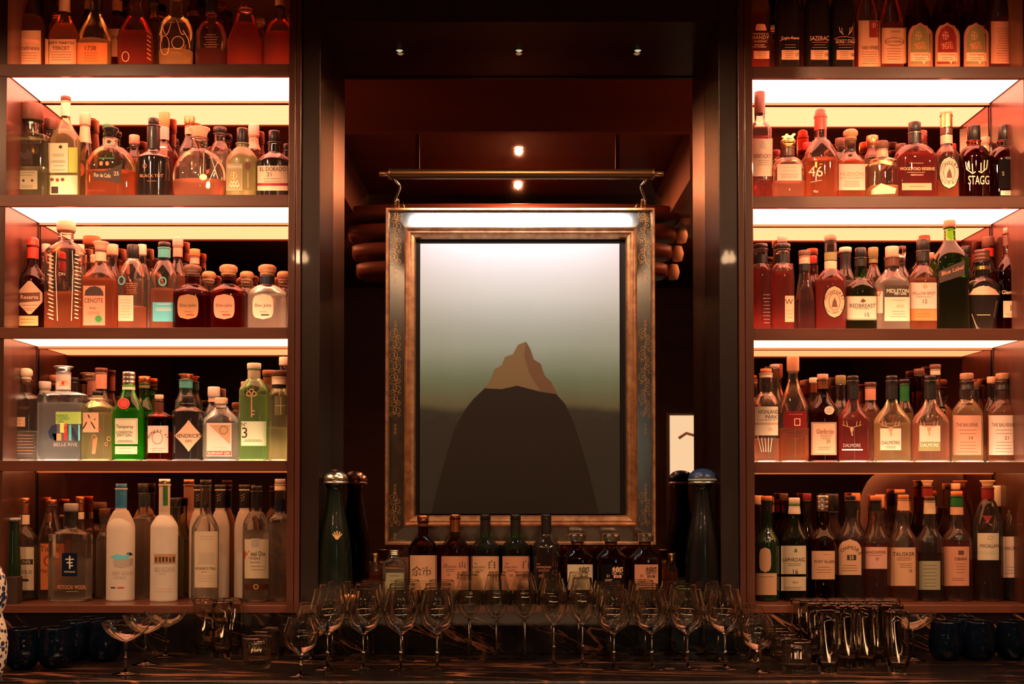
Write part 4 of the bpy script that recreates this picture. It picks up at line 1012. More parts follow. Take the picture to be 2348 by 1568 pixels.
B(L4, 'tall green gin bottle with bronze key and label numbered 3', 583, 64, 833, 896, 868, 28, 'r', n=3.5, d=.95, glass='li', liq='c', lvl=905, cap=('c','cream',12,32), foil=[(848,868,'sage')],
  labs=[('r',553,613,966,1022,'mint',[T('Nº',560,973,8),T('3',561,992,24,'ink'),P_(558,602,1009,1012,2)]),('',553,612,890,960,'',[('E','bronze',571,903,5,5,2.5),('E','bronze',583,903,5,5,2.5),('E','bronze',577,897,5,5,2.5),('S','bronze',3.5,[(577,908),(577,955)]),('S','bronze',3,[(577,942),(584,942)]),('S','bronze',3,[(577,950),(583,950)])])])
B(L4, 'straw-coloured gin bottle with dark picture, cut by the wooden post', 640, 48, 850, 908, 892, 32, 'r', glass='ye', liq='y', lvl=980, cap=('c','brown',14,34), foil=[(864,882,'cream'),(882,890,'black')],
  labs=[('r',630,658,908,952,'olive',[('S','cream',1,[(632,930),(656,930)]),('S','cream',1,[(644,910),(644,950)])])])
K(L4, 104, 875, 28, 'white', 16, lq='c', w=56, foil=[(892,905,'cream')]); K(L4, 171, 866, 20, 'black', 10, g='sm', lq='s', w=52); K(L4, 200, 874, 28, 'black', 12, g='dk', w=56)
K(L4, 233, 844, 28, 'brown', 10, lq='c', w=60, foil=[(855,892,'salmon')]); K(L4, 263, 853, 26, 'wine', 22, lq='c', w=56, g='br'); K(L4, 332, 863, 27, 'copper', 16, g='gr', lq='n', w=66, foil=[(880,890,'olive')])
K(L4, 367, 881, 26, 'black', 12, g='te', lq='c', w=70, ysh=940, yn=912, foil=[(894,910,'olive')]); K(L4, 398, 890, 26, 'black', 16, g='dk', w=52)
K(L4, 427, 858, 34, 'copper', 12, g='te', lq='c', w=76, ysh=930, yn=896, ck='f', foil=[(872,890,'teal')], what='tall aqua-blue gin bottle rising behind the diamond-labelled black gin')
K(L4, 458, 867, 28, 'teal', 12, g='te', lq='s', w=60, ysh=928, yn=896, what='second aqua-blue bottle just inward of the tall one behind the black gin')
K(L4, 491, 887, 28, 'white', 22, g='bl', lq='c', w=60, ysh=950, yn=925, foil=[(910,922,'palepink')], lab=[('',478,505,888,910,'',[('S','red',1,[(485,888),(485,909)]),('S','red',1,[(495,888),(495,909)])])])
K(L4, 519, 896, 24, 'salmon', 16, lq='c', w=50); K(L4, 562, 875, 18, 'pink', 12, lq='c', w=48); K(L4, 540, 922, 20, 'cream', 12, g='gr', lq='c', w=52, lab=[('r',532,550,948,962,'cream',[T('OLD',541,955,7)])])
K(L4, 651, 819, 22, 'cream', 18, lq='c', w=40)
# ---- right case, fourth shelf
B(R4, 'clear single malt with broad cream label and short orange cap', 1756, 62, 846, 932, 902, 29, 'r', liq='p', lvl=1006, cap=('c','orange',9,26), foil=[(856,866,'cream')], bulb=.1,
  labs=[('r',1731,1784,932,998,'cream',[T('HIGHLAND',1762,944,9),T('PARK',1769,956,8),P_(1738,1780,963,965,1),('F','bronze',[(1731,969),(1784,969),(1784,974),(1731,974)]),T('30',1766,985,7,'copper')]),('',1730,1784,1000,1045,'',[('S','cream',1.2,[(1738+i*8,1004),(1746+i*5,1036)]) for i in range(5)])])
B(R4, 'long-necked teardrop whisky bottle with tall cork stopper', 1818, 72, 818, 948, 866, 22, 's', liq='o', lvl=982, cap=('c','wood',33,28),
  labs=[('r',1797,1850,943,981,'wine',[('S','peach',1.5,[(1822,960),(1834,960),(1834,975),(1822,975),(1822,960)]),P_(1806,1842,950,952,1,'copper')]),('',1795,1850,985,1015,'',[('E','wine',1822,996,24,9,1),P_(1802,1844,994,998,2,'wine')])])
B(R4, 'dark single malt bottle with red script label and oval neck tag', 1886, 70, 858, 948, 898, 25, 's', glass='br', liq='d', lvl=940, cap=('c','salmon',12,25), foil=[(872,892,'copper')],
  labs=[('r',1860,1918,968,1043,'peach',[('S','brown',.8,[(1862,970),(1916,970),(1916,1041),(1862,1041),(1862,970)]),T('Glenfarclas',1892,989,11,'wine',40),P_(1880,1908,998,1006,3,'brown'),T('25',1899,1012,7,'brown'),P_(1874,1906,1026,1030,2,'brown')]),('o',1890,1912,931,951,'cream',[P_(1894,1908,938,944,2,'brown')])])
for (x, lq_, lc, dsc) in ((1955,'r',None,'deep red single malt with stag head mark and black neck'),(2044,'g','cream','pale single malt with stag head mark and cream square label'),(2132,'p','cream','pale single malt with stag head mark and dark name strip')):
    labs = [('', x-36, x+36, 960, 1005, '', [('S','bronze',3,[(x-3,984),(x-1,998)]),('E','bronze',x-2,984,4,6,0)] + [('S','bronze',1.4,s_) for s_ in ([(x-4,980),(x-14,977),(x-24,974)],[(x-12,977),(x-14,966)],[(x-20,975),(x-22,965)],[(x,980),(x+10,977),(x+20,974)],[(x+8,977),(x+10,966)],[(x+16,975),(x+18,965)])])]
    if x == 1955: labs.append(('', x-26, x+22, 1016, 1034, '', [T('DALMORE', x-2, 1021, 8, 'grey', 40), ('S','silver',3,[(x-24,1031),(x+22,1031)])]))
    if x == 2044: labs.insert(0, ('r', x-26, x+22, 982, 1032, 'cream', [T('DALMORE', x-2, 1015, 8, 'brown', 42), P_(x-16,x+12,1024,1027,2)]))
    if x == 2132: labs.insert(0, ('r', x-24, x+24, 976, 1034, 'cream', [('F','olive',[(x-26,1013),(x+24,1013),(x+24,1034),(x-26,1034)]), T('DALMORE', x-1, 1020, 8, 'cream', 42)]))
    B(R4, dsc, x, 80 if x < 2000 else 86, 862, 968, 918, 25, 's', liq=lq_, lvl=945 if x < 2000 else 970, cap=('c','black',10,25), foil=[(873,916,'black')], labs=labs)
for (x, lq_, lc, n_, dsc, wd) in ((2216,'g','salmon','14','single malt with salmon label numbered 14 and broad wooden cap',72),(2298,'o','palepink','21','single malt with pale pink label numbered 21 and broad wooden cap',74)):
    B(R4, dsc, x, wd, 856, 952, 918, 29, 'r', liq=lq_, lvl=930, bulb=.16, cap=('k','wood',18,30), foil=[(876,894,'black')],
      labs=[('r', x-33, x+34, 952, 1043, lc, [T('THE BALVENIE', x+1, 974, 8, 'brown', 50), P_(x-18,x+24,986,994,2,'brown'), T(n_, x+10, 1004, 8, 'brown'), P_(x-20,x+26,1014,1036,4,'brown')])])
K(R4, 1776, 836, 22, 'grey', 8, lq='c', w=48, g='sm'); K(R4, 1840, 876, 18, 'copper', 18, w=48); K(R4, 1865, 866, 20, 'cream', 12, lq='d', w=50, foil=[(879,900,'copper')]); K(R4, 1907, 869, 20, 'brown', 14, g='br', w=50)
K(R4, 1927, 861, 24, 'olive', 20, lq='c', w=56, ysh=940, yn=915); K(R4, 1995, 877, 27, 'brown', 10, lq='p', w=62, ysh=945, yn=920, foil=[(888,918,'salmon')]); K(R4, 2024, 880, 18, 'black', 14, g='dk', w=46)
K(R4, 2073, 870, 24, 'black', 10, lq='g', w=60, foil=[(881,920,'green')]); K(R4, 2107, 846, 24, 'brown', 14, w=60, g='br', ysh=960, yn=905); K(R4, 2144, 836, 25, 'darkwood', 10, lq='c', w=66, ysh=965, yn=890, foil=[(847,860,'palepink')], lab=[('r',2146,2176,932,952,'black',[T('ENTOSHAN',2162,940,6,'cream',26)])])
K(R4, 2172, 875, 26, 'wood', 12, lq='a', w=56); K(R4, 2236, 876, 18, 'darkwood', 14, w=48); K(R4, 2273, 864, 21, 'peach', 14, lq='g', w=56)
# ---- left case, bottom shelf
B(L5, 'old gin bottle with white neck label and cream name label', 58, 66, 1141, 1240, 1208, 26, 'r', liq='c', lvl=1250, Y=.17, cap=('c','copper',13,27), foil=[(1155,1178,'copper'),(1180,1202,'cream')],
  labs=[('r',38,78,1254,1353,'cream',[('F','ink',[(40,1282),(76,1282),(76,1294),(40,1294)]),T("TH'S",60,1288,7,'cream'),T('OLD',62,1311,8),T('GIN',62,1321,6,'copper'),('F','ink',[(46,1327),(66,1327),(66,1333),(46,1333)])])])
B(L5, 'vodka bottle with orange script label and copper cap', 121, 62, 1145, 1248, 1160, 24, 's', liq='c', lvl=1242, Y=.205, cap=('c','copper',12,26),
  labs=[('r',93,150,1246,1352,'orange',[T("Tito's",113,1258,14,'brown'),('E','wine',113,1286,11,11,3),T('Handmade',117,1308,10,'wine'),T('VODKA',120,1319,5,'brown')])])
B(L5, 'square clear vodka bottle with navy patriarchal-cross label', 167, 90, 1154, 1226, 1212, 30, 'r', n=5, d=.8, liq='c', lvl=1280, Y=.13, cap=('c','grey',17,32), foil=[(1172,1206,'black')],
  labs=[('r',142,177,1268,1321,'navy',[('S','cream',3,[(160,1275),(160,1303)]),('S','cream',2.5,[(151,1282),(169,1282)]),('S','cream',2.5,[(154,1290),(166,1290)]),('S','cream',2.5,[(160,1297),(167,1297)]),T('POTOCKI',160,1311,4,'cream')]),('',130,208,1335,1360,'',[T('POTOCKI WODKA',168,1346,9,'copper',70),P_(148,184,1356,1358,1,'copper')])])
B(L5, 'frosted vodka bottle with bright blue neck and bird scene', 281, 63, 1109, 1212, 1168, 25, 'r', glass='fr', Y=.14, cap=('c','blue',10,25), foil=[(1119,1164,'blue')],
  labs=[('',252,311,1200,1360,'',[('F','cyan',[(254,1276),(266,1270),(284,1274),(296,1268),(296,1280),(270,1286)]),('F','grey',[(260,1284),(290,1282),(306,1280),(304,1296),(280,1302),(262,1298)]),('F','navy',[(290,1268),(300,1266),(306,1272),(296,1274)]),T('GREY GOOSE',281,1314,8,'grey',48),T('VODKA',274,1324,6,'grey'),('S','navy',3,[(255,1347),(263,1347)]),('S','red',3,[(270,1347),(284,1347)]),('S','cream',1,[(277,1132),(292,1134)])])])
B(L5, 'frosted vodka bottle with dark palace picture and silver top', 380, 61, 1098, 1210, 1180, 25, 'r', glass='fr', Y=.12, cap=('c','silver',12,26),
  labs=[('',352,408,1110,1360,'',[('F','green',[(374,1112),(385,1112),(385,1159),(374,1159)]),('F','bronze',[(353,1270),(403,1270),(403,1292),(353,1292)])]+[('F','ink',[(356+i*8,1276),(361+i*8,1276),(361+i*8,1290),(356+i*8,1290)]) for i in range(6)]+[T('BELVEDERE',378,1305,10,'grey',46),T('VODKA',370,1316,4,'grey'),P_(358,398,1350,1356,2,'copper')])])
B(L5, 'clear vodka bottle with tall cream text label and black neck stripe', 474, 61, 1100, 1216, 1180, 24, 'r', liq='c', lvl=1225, Y=.12, cap=('c','black',12,25),
  labs=[('r',446,500,1218,1347,'cream',[P_(456,494,1230,1236,2,'grey'),P_(452,496,1268,1292,9,'grey'),T("KONIK'S TAIL",472,1303,6),T('VODKA',468,1311,3,'red'),P_(452,494,1320,1332,3,'grey')]),('',464,484,1112,1180,'',[('F','ink',[(466,1114),(476,1114),(476,1150),(470,1162),(466,1150)])])])
B(L5, 'clear vodka bottle with red initial on cream label and dark sash', 590, 61, 1114, 1206, 1172, 24, 'r', liq='c', lvl=1215, Y=.12, cap=('c','black',11,24), foil=[(1127,1163,'black')],
  labs=[('r',561,618,1236,1326,'cream',[('F','grey',[(576,1234),(595,1234),(595,1254),(576,1254)]),T('K',568,1271,16,'red'),T('etel One',592,1269,11,'ink',34),T('VODKA',585,1280,5,'brown'),T('Family Made',585,1289,4),P_(574,610,1298,1306,2)]),('r',561,619,1339,1352,'brown',[('E','gold',587,1345,5,5,1.5)])])
B(L5, 'clear vodka bottle covered in blue tattoo drawing by the post', 644, 56, 1098, 1194, 1178, 24, 'r', liq='c', lvl=1200, Y=.15, cap=('c','grey',11,24), foil=[(1110,1124,'cream'),(1144,1172,'navy')],
  labs=[('',618,656,1200,1350,'',[('S','navy',1.3,[(626+random.uniform(-3,22),1215+i*8),(634+random.uniform(-6,18),1222+i*8),(628+random.uniform(0,20),1228+i*8)]) for i in range(15)])])
K(L5, 187, 1138, 21, 'copper', 16, lq='c', w=50, foil=[(1155,1172,'copper'),(1174,1190,'cream')]); K(L5, 216, 1167, 26, 'black', 18, lq='c', w=56, lab=[('r',214,230,1253,1350,'cream',[T('H',218,1262,7)])])
K(L5, 244, 1166, 26, 'brown', 16, lq='c', w=56, ysh=1236, yn=1212); K(L5, 303, 1110, 20, 'grey', 10, lq='c', w=50); K(L5, 331, 1108, 24, 'black', 22, lq='c', w=80, ysh=1188, yn=1180, what='square clear bottle with black stopper between the two frosted vodkas')
K(L5, 358, 1143, 20, 'grey', 8, lq='c', w=46, lab=[('r',340,360,1205,1270,'cream',[T('VAR',352,1240,5),T('VOD',352,1248,5)])]); K(L5, 405, 1141, 26, 'black', 20, lq='c', w=60, g='sm')
for x, wh in ((459, 'black-necked frosted vodka directly behind the tall cream text label bottle'), (507, 'second black-necked frosted vodka, inward of the cream text label bottle'), (562, 'black-necked frosted vodka beside the red-initial vodka')):
    K(L5, x, 1111, 25, 'black', 10, g='fr', lq=None, w=60, ysh=1212, yn=1170, prof='r', foil=[(1122,1164,'black')], what=wh, lab=[('',x-12,x+14,1128,1160,'',[('S','cream',1,[(x-8,1136+i*6),(x-2,1133+i*6)]) for i in range(3)]+[('S','cream',1,[(x+2,1134+i*6),(x+8,1137+i*6)]) for i in range(3)])])
# ---- right case, bottom shelf
B(R5, 'dark green Islay bottle with rounded window label above a pink one', 1756, 56, 1137, 1246, 1206, 24, 's', glass='gk', cap=('c','orange',9,25), foil=[(1147,1172,'black')],
  labs=[('b',1741,1768,1255,1312,'peach',[]),('r',1732,1781,1314,1364,'peach',[P_(1740,1774,1322,1324,1,'brown')])])
B(R5, 'bright green Islay bottle with white neck and label reading 16', 1819, 62, 1141, 1242, 1190, 24, 's', glass='gr', liq='d', lvl=1232, bulb=.12, cap=('c','white',14,25), foil=[(1156,1178,'white')],
  labs=[('r',1789,1848,1251,1316,'cream',[('F','green',[(1821,1266),(1822,1259),(1826,1257),(1829,1266)]),T('LAPHROAIG',1820,1283,9,'ink'),P_(1804,1838,1292,1296,2),T('16',1824,1310,11,'ink')]),('r',1789,1848,1322,1354,'cream',[T('1815',1823,1335,5,'brown'),P_(1794,1842,1346,1350,2)])])
B(R5, 'brown-black Islay bottle with silver foil cap and low cream label', 1884, 64, 1136, 1240, 1205, 25, 's', glass='br', liq='d', lvl=1232, bulb=.12, cap=('s','silver',34,26),
  labs=[('r',1861,1914,1263,1328,'peach',[T('PORT ELLEN',1890,1287,6),P_(1870,1908,1300,1312,3,'brown'),P_(1886,1908,1271,1273,1,'red')])])
B(R5, 'clear-shouldered malt with arched label boxing the number 25', 1948, 64, 1136, 1236, 1190, 25, 's', liq='d', lvl=1240, cap=('c','black',10,22), foil=[(1147,1185,'black')],
  labs=[('a',1922,1975,1236,1318,'peach',[('C','BOWMORE',1949,1282,27,150,30,8),('F','ink',[(1942,1272),(1963,1272),(1963,1284),(1942,1284)]),T('25',1952,1278,8,'cream'),P_(1928,1968,1296,1308,3)])])
B(R5, 'orange-capped malt of red liquor under a pink label with 25', 2005, 62, 1136, 1246, 1196, 24, 's', liq='r', lvl=1246, bulb=.12, cap=('c','orange',10,25), foil=[(1147,1172,'black')],
  labs=[('r',1976,2034,1254,1304,'pink',[T('MANNOCHMORE',2006,1266,7,'brown'),P_(1990,2024,1273,1274,1),T('25',2011,1281,6,'brown')]),('',1998,2012,1184,1200,'',[('E','red',2000,1190,4,5,1.5)])])
B(R5, 'orange-capped malt with pale neck and straight cream label, 18', 2068, 64, 1134, 1246, 1200, 24, 's', liq='o', lvl=1262, bulb=.12, cap=('c','orange',9,24), foil=[(1144,1170,'peach')],
  labs=[('r',2040,2099,1255,1343,'peach',[T('TALISKER',2072,1270,9,'ink'),P_(2054,2092,1278,1284,3,'brown'),P_(2060,2094,1292,1300,3,'brown'),T('18',2088,1308,6,'brown')])])
B(R5, 'malt with cream neck foil above a dull green-grey label', 2128, 62, 1138, 1244, 1200, 24, 's', liq='d', lvl=1268, bulb=.08, cap=('c','brown',9,24), foil=[(1148,1178,'cream')],
  labs=[('r',2107,2156,1286,1352,'sage',[P_(2114,2150,1296,1344,7,'brown')])])
B(R5, 'malt with dark foil, pale neck tag and salmon label', 2190, 68, 1126, 1240, 1200, 26, 's', liq='r', lvl=1240, bulb=.08, cap=('c','orange',10,26), foil=[(1137,1160,'green'),(1162,1180,'peach')],
  labs=[('r',2158,2222,1253,1343,'salmon',[('F','brown',[(2197,1262),(2210,1262),(2210,1272),(2197,1272)]),T('OBAN',2202,1281,7,'ink'),P_(2192,2214,1292,1312,4,'brown'),P_(2180,2214,1326,1330,2,'brown')])])
B(R5, 'broad-shouldered malt with flared cork top and small cream label', 2261, 66, 1101, 1215, 1146, 27, 'r', liq='m', lvl=1286, cap=('f','peach',16,34), foil=[(1118,1144,'wine')],
  labs=[('r',2241,2290,1222,1284,'cream',[('E','grey',2271,1232,6,4,1.5),T('MACALLAN',2268,1251,8,'ink'),('F','sage',[(2241,1264),(2290,1264),(2290,1270),(2241,1270)])]),('',2244,2282,1180,1200,'',[('F','wine',[(2252,1182),(2276,1182),(2264,1200)])])])
B(R5, 'broad-shouldered malt with cream foil and 18 label near the wall', 2324, 60, 1109, 1222, 1166, 27, 'r', liq='m', lvl=1226, cap=('c','peach',12,28), foil=[(1122,1162,'peach')],
  labs=[('r',2297,2346,1230,1324,'palepink',[('E','grey',2333,1240,6,4,1.5),T('MACALLAN',2325,1257,8,'ink'),T('18',2333,1282,11,'ink'),P_(2306,2340,1300,1314,3)]),('',2316,2340,1180,1200,'',[('F','cream',[(2320,1182),(2341,1182),(2331,1198)]),T('18',2331,1188,6,'ink')])])
K(R5, 1737, 1136, 20, 'peach', 20, g='dk', w=44); K(R5, 1785, 1139, 24, 'white', 12, g='gr', lq='d', w=58, foil=[(1152,1176,'white')]); K(R5, 1795, 1131, 20, 'brown', 14, g='br', w=48, Y=.232)
K(R5, 1848, 1131, 20, 'wine', 16, g='dk', w=50); K(R5, 1905, 1132, 30, 'black', 40, lq='g', w=60); K(R5, 1927, 1133, 24, 'grey', 24, lq='c', w=56, Y=.236); K(R5, 1960, 1130, 20, 'orange', 18, lq='c', w=50)
K(R5, 2014, 1134, 22, 'salmon', 30, lq='c', w=56); K(R5, 1985, 1162, 18, 'grey', 6, lq='c', w=44); K(R5, 2060, 1122, 24, 'orange', 8, lq='c', w=56, foil=[(1131,1160,'black')], Y=.236); K(R5, 2086, 1122, 24, 'orange', 8, lq='d', w=56, foil=[(1131,1180,'black')])
K(R5, 2123, 1101, 27, 'peach', 14, g='br', lq='d', w=56, ck='f', foil=[(1116,1140,'wine')], Y=.236); K(R5, 2147, 1124, 25, 'salmon', 8, lq='c', w=56, foil=[(1133,1168,'black')]); K(R5, 2166, 1131, 22, 'brown', 10, lq='c', w=50, foil=[(1142,1170,'black')])
K(R5, 2188, 1108, 20, 'peach', 14, lq='d', w=50, Y=.236); K(R5, 2212, 1112, 24, 'darkwood', 16, lq='c', w=56); K(R5, 2284, 1113, 26, 'cream', 48, lq='c', w=60)

# ---- niche ledge: the Japanese whiskies
N = 'niche'
YN = .04
B(N, 'small clear flask with silver screw cap and grey label', 905, 52, 1261, 1292, 1280, 24, 'r', n=4, d=.8, Y=.02, liq='c', lvl=1300, cap=('s','silver',12,24),
  labs=[('r',885,926,1313,1358,'sage',[P_(890,920,1320,1322,1),P_(892,918,1332,1340,2)])])
B(N, 'round-shouldered Japanese malt with cream label, orange-brown cap', 971, 66, 1181, 1258, 1228, 23, 'r', glass='br', liq='d', lvl=1258, Y=YN, cap=('c','copper',14,27), foil=[(1196,1206,'brown')],
  labs=[('r',940,1002,1273,1352,'peach',[T('SINGLE MALT',968,1287,4,'gold'),T('WHISKY',958,1292,3.6,'gold'),T('余市',967,1309,22,'ink'),P_(946,998,1332,1346,4,'brown')])])
B(N, 'Japanese malt with copper foil collar and salmon calligraphy label', 1044, 67, 1179, 1258, 1222, 24, 's', glass='br', liq='m', lvl=1262, Y=YN, cap=('c','copper',8,24), foil=[(1187,1219,'copper')],
  labs=[('r',1012,1075,1275,1352,'salmon',[T('THE',1021,1294,3),T('YAMAZAKI',1031,1299,4.5,'brown'),P_(1018,1046,1305,1309,2),T('12',1028,1317,5),T('山',1060,1294,16,'ink'),T('崎',1058,1320,20,'ink')])])
B(N, 'green Japanese malt with cream label and bold calligraphy', 1113, 67, 1179, 1258, 1226, 23, 's', glass='gr', liq='d', lvl=1262, Y=YN, cap=('c','black',8,24), foil=[(1187,1224,'gk' if False else 'black')],
  labs=[('r',1080,1144,1275,1352,'peach',[T('THE',1090,1292,3),T('HAKUSHU',1098,1300,4.5,'brown'),P_(1088,1110,1306,1309,2),T('白',1128,1294,19,'ink'),T('州',1128,1322,22,'ink')])])
B(N, 'green Japanese malt with salmon label numbered 18', 1182, 67, 1179, 1258, 1226, 23, 's', glass='gr', liq='d', lvl=1262, Y=YN, cap=('c','black',8,24), foil=[(1187,1224,'black')],
  labs=[('r',1152,1214,1275,1352,'salmon',[T('THE',1162,1292,3),T('HAKUSHU',1172,1300,4.5,'brown'),P_(1162,1184,1306,1309,2),T('18',1172,1319,7,'ink'),T('白',1206,1294,19,'ink',14),T('州',1205,1322,22,'ink',15)])])
B(N, 'near-black Japanese malt printed with thin gold lettering', 1252, 66, 1179, 1256, 1222, 23, 's', glass='dk', Y=YN, cap=('c','black',8,24), foil=[(1187,1220,'black')],
  labs=[('',1226,1282,1285,1345,'',[T('THE',1234,1293,3,'copper'),T('YAMAZAKI',1246,1300,5,'copper'),P_(1232,1262,1306,1309,2,'copper'),T('18',1240,1320,7,'copper'),T('山',1273,1292,14,'brown'),T('崎',1273,1312,14,'brown')])])
for (x, lc, tc_, n_, dsc) in ((1323,'cream','ink','','faceted Japanese decanter with glass stopper and cream label'),(1400,'black','peach','21','faceted Japanese decanter with glass stopper and black label'),(1477,'salmon','ink','30','faceted Japanese decanter with glass stopper and salmon label')):
    B(N, dsc, x, 75, 1221, 1282, 1252, 26, 's', n=3, glass='br', liq='d', lvl=1270, Y=YN, cap=('c','glass',20,41), foil=[(1243,1248,'copper')],
      labs=[('r',x-22,x+36 if x==1323 else x+32,1294,1352,lc,[T('響', x+16, 1312, 26, tc_), T(n_ or '17', x-6, 1320, 6, tc_), P_(x-14,x+4,1328,1334,3,tc_)])])
K(N, 862, 1268, 22, 'gold', 20, lq='a', w=42, ysh=1310, yn=1294, Y=.16, what='small amber bottle with gold cap in the shadow beside the silver-capped flask')  # amber pair added to imitate an orange glow low in the niche
K(N, 1538, 1268, 22, 'gold', 20, lq='a', w=42, ysh=1310, yn=1294, Y=.16, what='small amber bottle with gold cap in the shadow past the salmon-labelled decanter')
# the rear row shares the depth behind the front bottles: slim each one so that neighbours stand clear of each other
kept = []
for a, k in sorted(KQ, key=lambda q: q[0][2]):
    sh, x = a[0], a[1]; w = min(k.get('w') or 54, 68)*.72
    for (s2, x2, w2) in kept:
        if s2 == sh: w = min(w, 2*abs(x-x2)*.985 - w2)
    if w < 25: continue
    k['w'] = w; k['Y'] = k.get('Y', .222) if sh == N else .222
    kept.append((sh, x, w)); K_now(*a, **k)
# ------------------------------------------------------------------ empty glassware on the marble worktop
def glassware(name, desc, cat, outer, inner, group, seg=36, parts=()):
    """closed wall: outer profile bottom->rim, inner profile rim->bottom (r, z)"""
    root = empty(name, (0, 0, -5)); tag(root, desc, cat, group)
    for pn_, pr in (('bowl', outer + inner),) + tuple(parts):
        me = mesh(*lathe(pr, seg))
        bm = bmesh.new(); bm.from_mesh(me); bmesh.ops.recalc_face_normals(bm, faces=bm.faces[:]); bm.to_mesh(me); bm.free()
        link(pn_, me, solid_glass(), root)
    return root
def smoothp(pts, n=5):
    """catmull-rom through (r, z) points"""
    out = []
    for i in range(len(pts)-1):
        p0 = pts[max(i-1, 0)]; p1 = pts[i]; p2 = pts[i+1]; p3 = pts[min(i+2, len(pts)-1)]
        for k in range(n):
            t = k/n
            out.append(tuple(max(0, .5*((2*p1[j]) + (-p0[j]+p2[j])*t + (2*p0[j]-5*p1[j]+4*p2[j]-p3[j])*t*t + (-p0[j]+3*p1[j]-3*p2[j]+p3[j])*t**3)) for j in (0, 1)))
    out.append(pts[-1]); return out
def stemware(name, desc, cat, H, rim, bowl, zmax, zb, foot, group, w=.0011, stem=.0034):
    """H height, rim and widest radius, height of widest point, bottom of bowl, foot radius"""
    prof = smoothp([(stem*1.2, zb-.004), (bowl*.42, zb+.006), (bowl*.80, zb+(zmax-zb)*.42), (bowl, zmax), (bowl*.93+rim*.07, zmax+(H-zmax)*.30), (rim*1.0+(bowl-rim)*.28, zmax+(H-zmax)*.72), (rim, H)])
    inn = [(max(0, r-w), z + (w if i == 0 else 0)) for i, (r, z) in enumerate(prof)][::-1]
    inn = [(r, z) for r, z in inn if z > zb+.001] + [(0, zb+.002)]
    body = [(0, zb-.004)] + prof
    st = [(0, 0), (foot, 0), (foot, .0012), (foot*.6, .0028), (.007, .0065), (stem*1.15, .014), (stem, zb*.45), (stem, zb-.012), (stem*1.25, zb-.0035), (0, zb-.0035)]
    return glassware(name, desc, cat, body, inn, group, parts=(('stem_and_foot', st),))
def put(src, first, px, py, label, group, Z=None, sc=1):
    p = on_z(px, py, zC)
    o = src if not first else copy_tree(src, (0, 0, 0))
    o.location = (p.x, p.y, zC); o['label'] = label; o['group'] = group
    if sc != 1: o.scale = (sc, sc, sc)
    return o
wine = stemware('wine_glass', '', 'wine glass', .222, .037, .049, .150, .100, .036, '')
flute = stemware('tulip_glass', '', 'wine glass', .246, .0265, .0385, .180, .118, .034, '', stem=.003)
small = stemware('tasting_glass', '', 'wine glass', .158, .035, .047, .108, .060, .034, '')
ordi = ['first', 'second', 'third', 'fourth']
k = 0
def row(src, pts, fy, fmt, grp, used=[set()]):
    for i, px in enumerate(pts):
        f = src.name in used[0]; used[0].add(src.name)
        put(src, f, px, fy if not isinstance(px, tuple) else px[1], fmt(i), grp)
cen = ['furthest from', 'second furthest from', 'second nearest to', 'nearest to']
row(wine, [751, 833, 919, 1002], 1534, lambda i: f"big round wine glass in the front row, {cen[i]} the tulip glasses, gin-case side", 'big wine glasses on the gin-case side')
row(wine, [762, 842.5, 923, 1005], 1514, lambda i: f"big wine glass in the middle row, {cen[i]} the tulip glasses, gin-case side", 'big wine glasses on the gin-case side')
row(wine, [779, 855, 933, 1012], 1500, lambda i: f"rear-row big wine glass by the riser, {cen[i]} tulip glasses, gin-case side", 'big wine glasses on the gin-case side')
row(wine, [1663, 1577, 1495, 1408], 1533, lambda i: f"big round wine glass in the front row, {cen[i]} the tulip glasses, whisky-case side", 'big wine glasses on the whisky-case side')
row(wine, [1647, 1569, 1480, 1400], 1514, lambda i: f"big wine glass in the middle row, {cen[i]} the tulip glasses, whisky-case side", 'big wine glasses on the whisky-case side')
row(wine, [1620, 1547, 1470, 1393], 1500, lambda i: f"rear-row big wine glass by the riser, {cen[i]} tulip glasses, whisky-case side", 'big wine glasses on the whisky-case side')
tl = ['under the cream calligraphy label', 'under the salmon label numbered 18', 'at the centre of the counter', 'under the gold-lettered black bottle', 'under the cream-labelled decanter']
for i, (px, fy) in enumerate([(1075, 1510), (1138, 1511), (1204, 1511), (1270, 1526), (1336, 1524)]):
    row(flute, [px], fy, lambda _: f"slim tulip glass in the front row, {['outermost on the gin-case side', 'second from the gin-case side', 'middle one of five', 'second from the whisky-case side', 'outermost on the whisky-case side'][i]}", 'slim tulip glasses')
for i, px in enumerate([1079, 1140, 1201, 1264, 1327]):
    row(flute, [px], 1499, lambda _: f"slim tulip glass in the rear row, {['outermost on the gin-case side', 'second from the gin-case side', 'middle one of five', 'second from the whisky-case side', 'outermost on the whisky-case side'][i]}", 'slim tulip glasses')
for i, (px, fy, l) in enumerate([(690, 1550, 'short round tasting glass at the counter edge beside the small tumblers'), (716, 1512, 'short tasting glass half hidden behind the outermost big wine glass, gin-case side'), (714, 1499, 'short tasting glass against the riser below the wooden post, gin-case side'),
        (1738, 1541, 'short round tasting glass at the counter edge beside the highball cluster'), (1721, 1516, 'short tasting glass behind the one beside the highball cluster'), (1690, 1500, 'short tasting glass against the riser behind the big wine glasses, whisky-case side')]):
    row(small, [px], fy, lambda _: l, 'short tasting glasses')
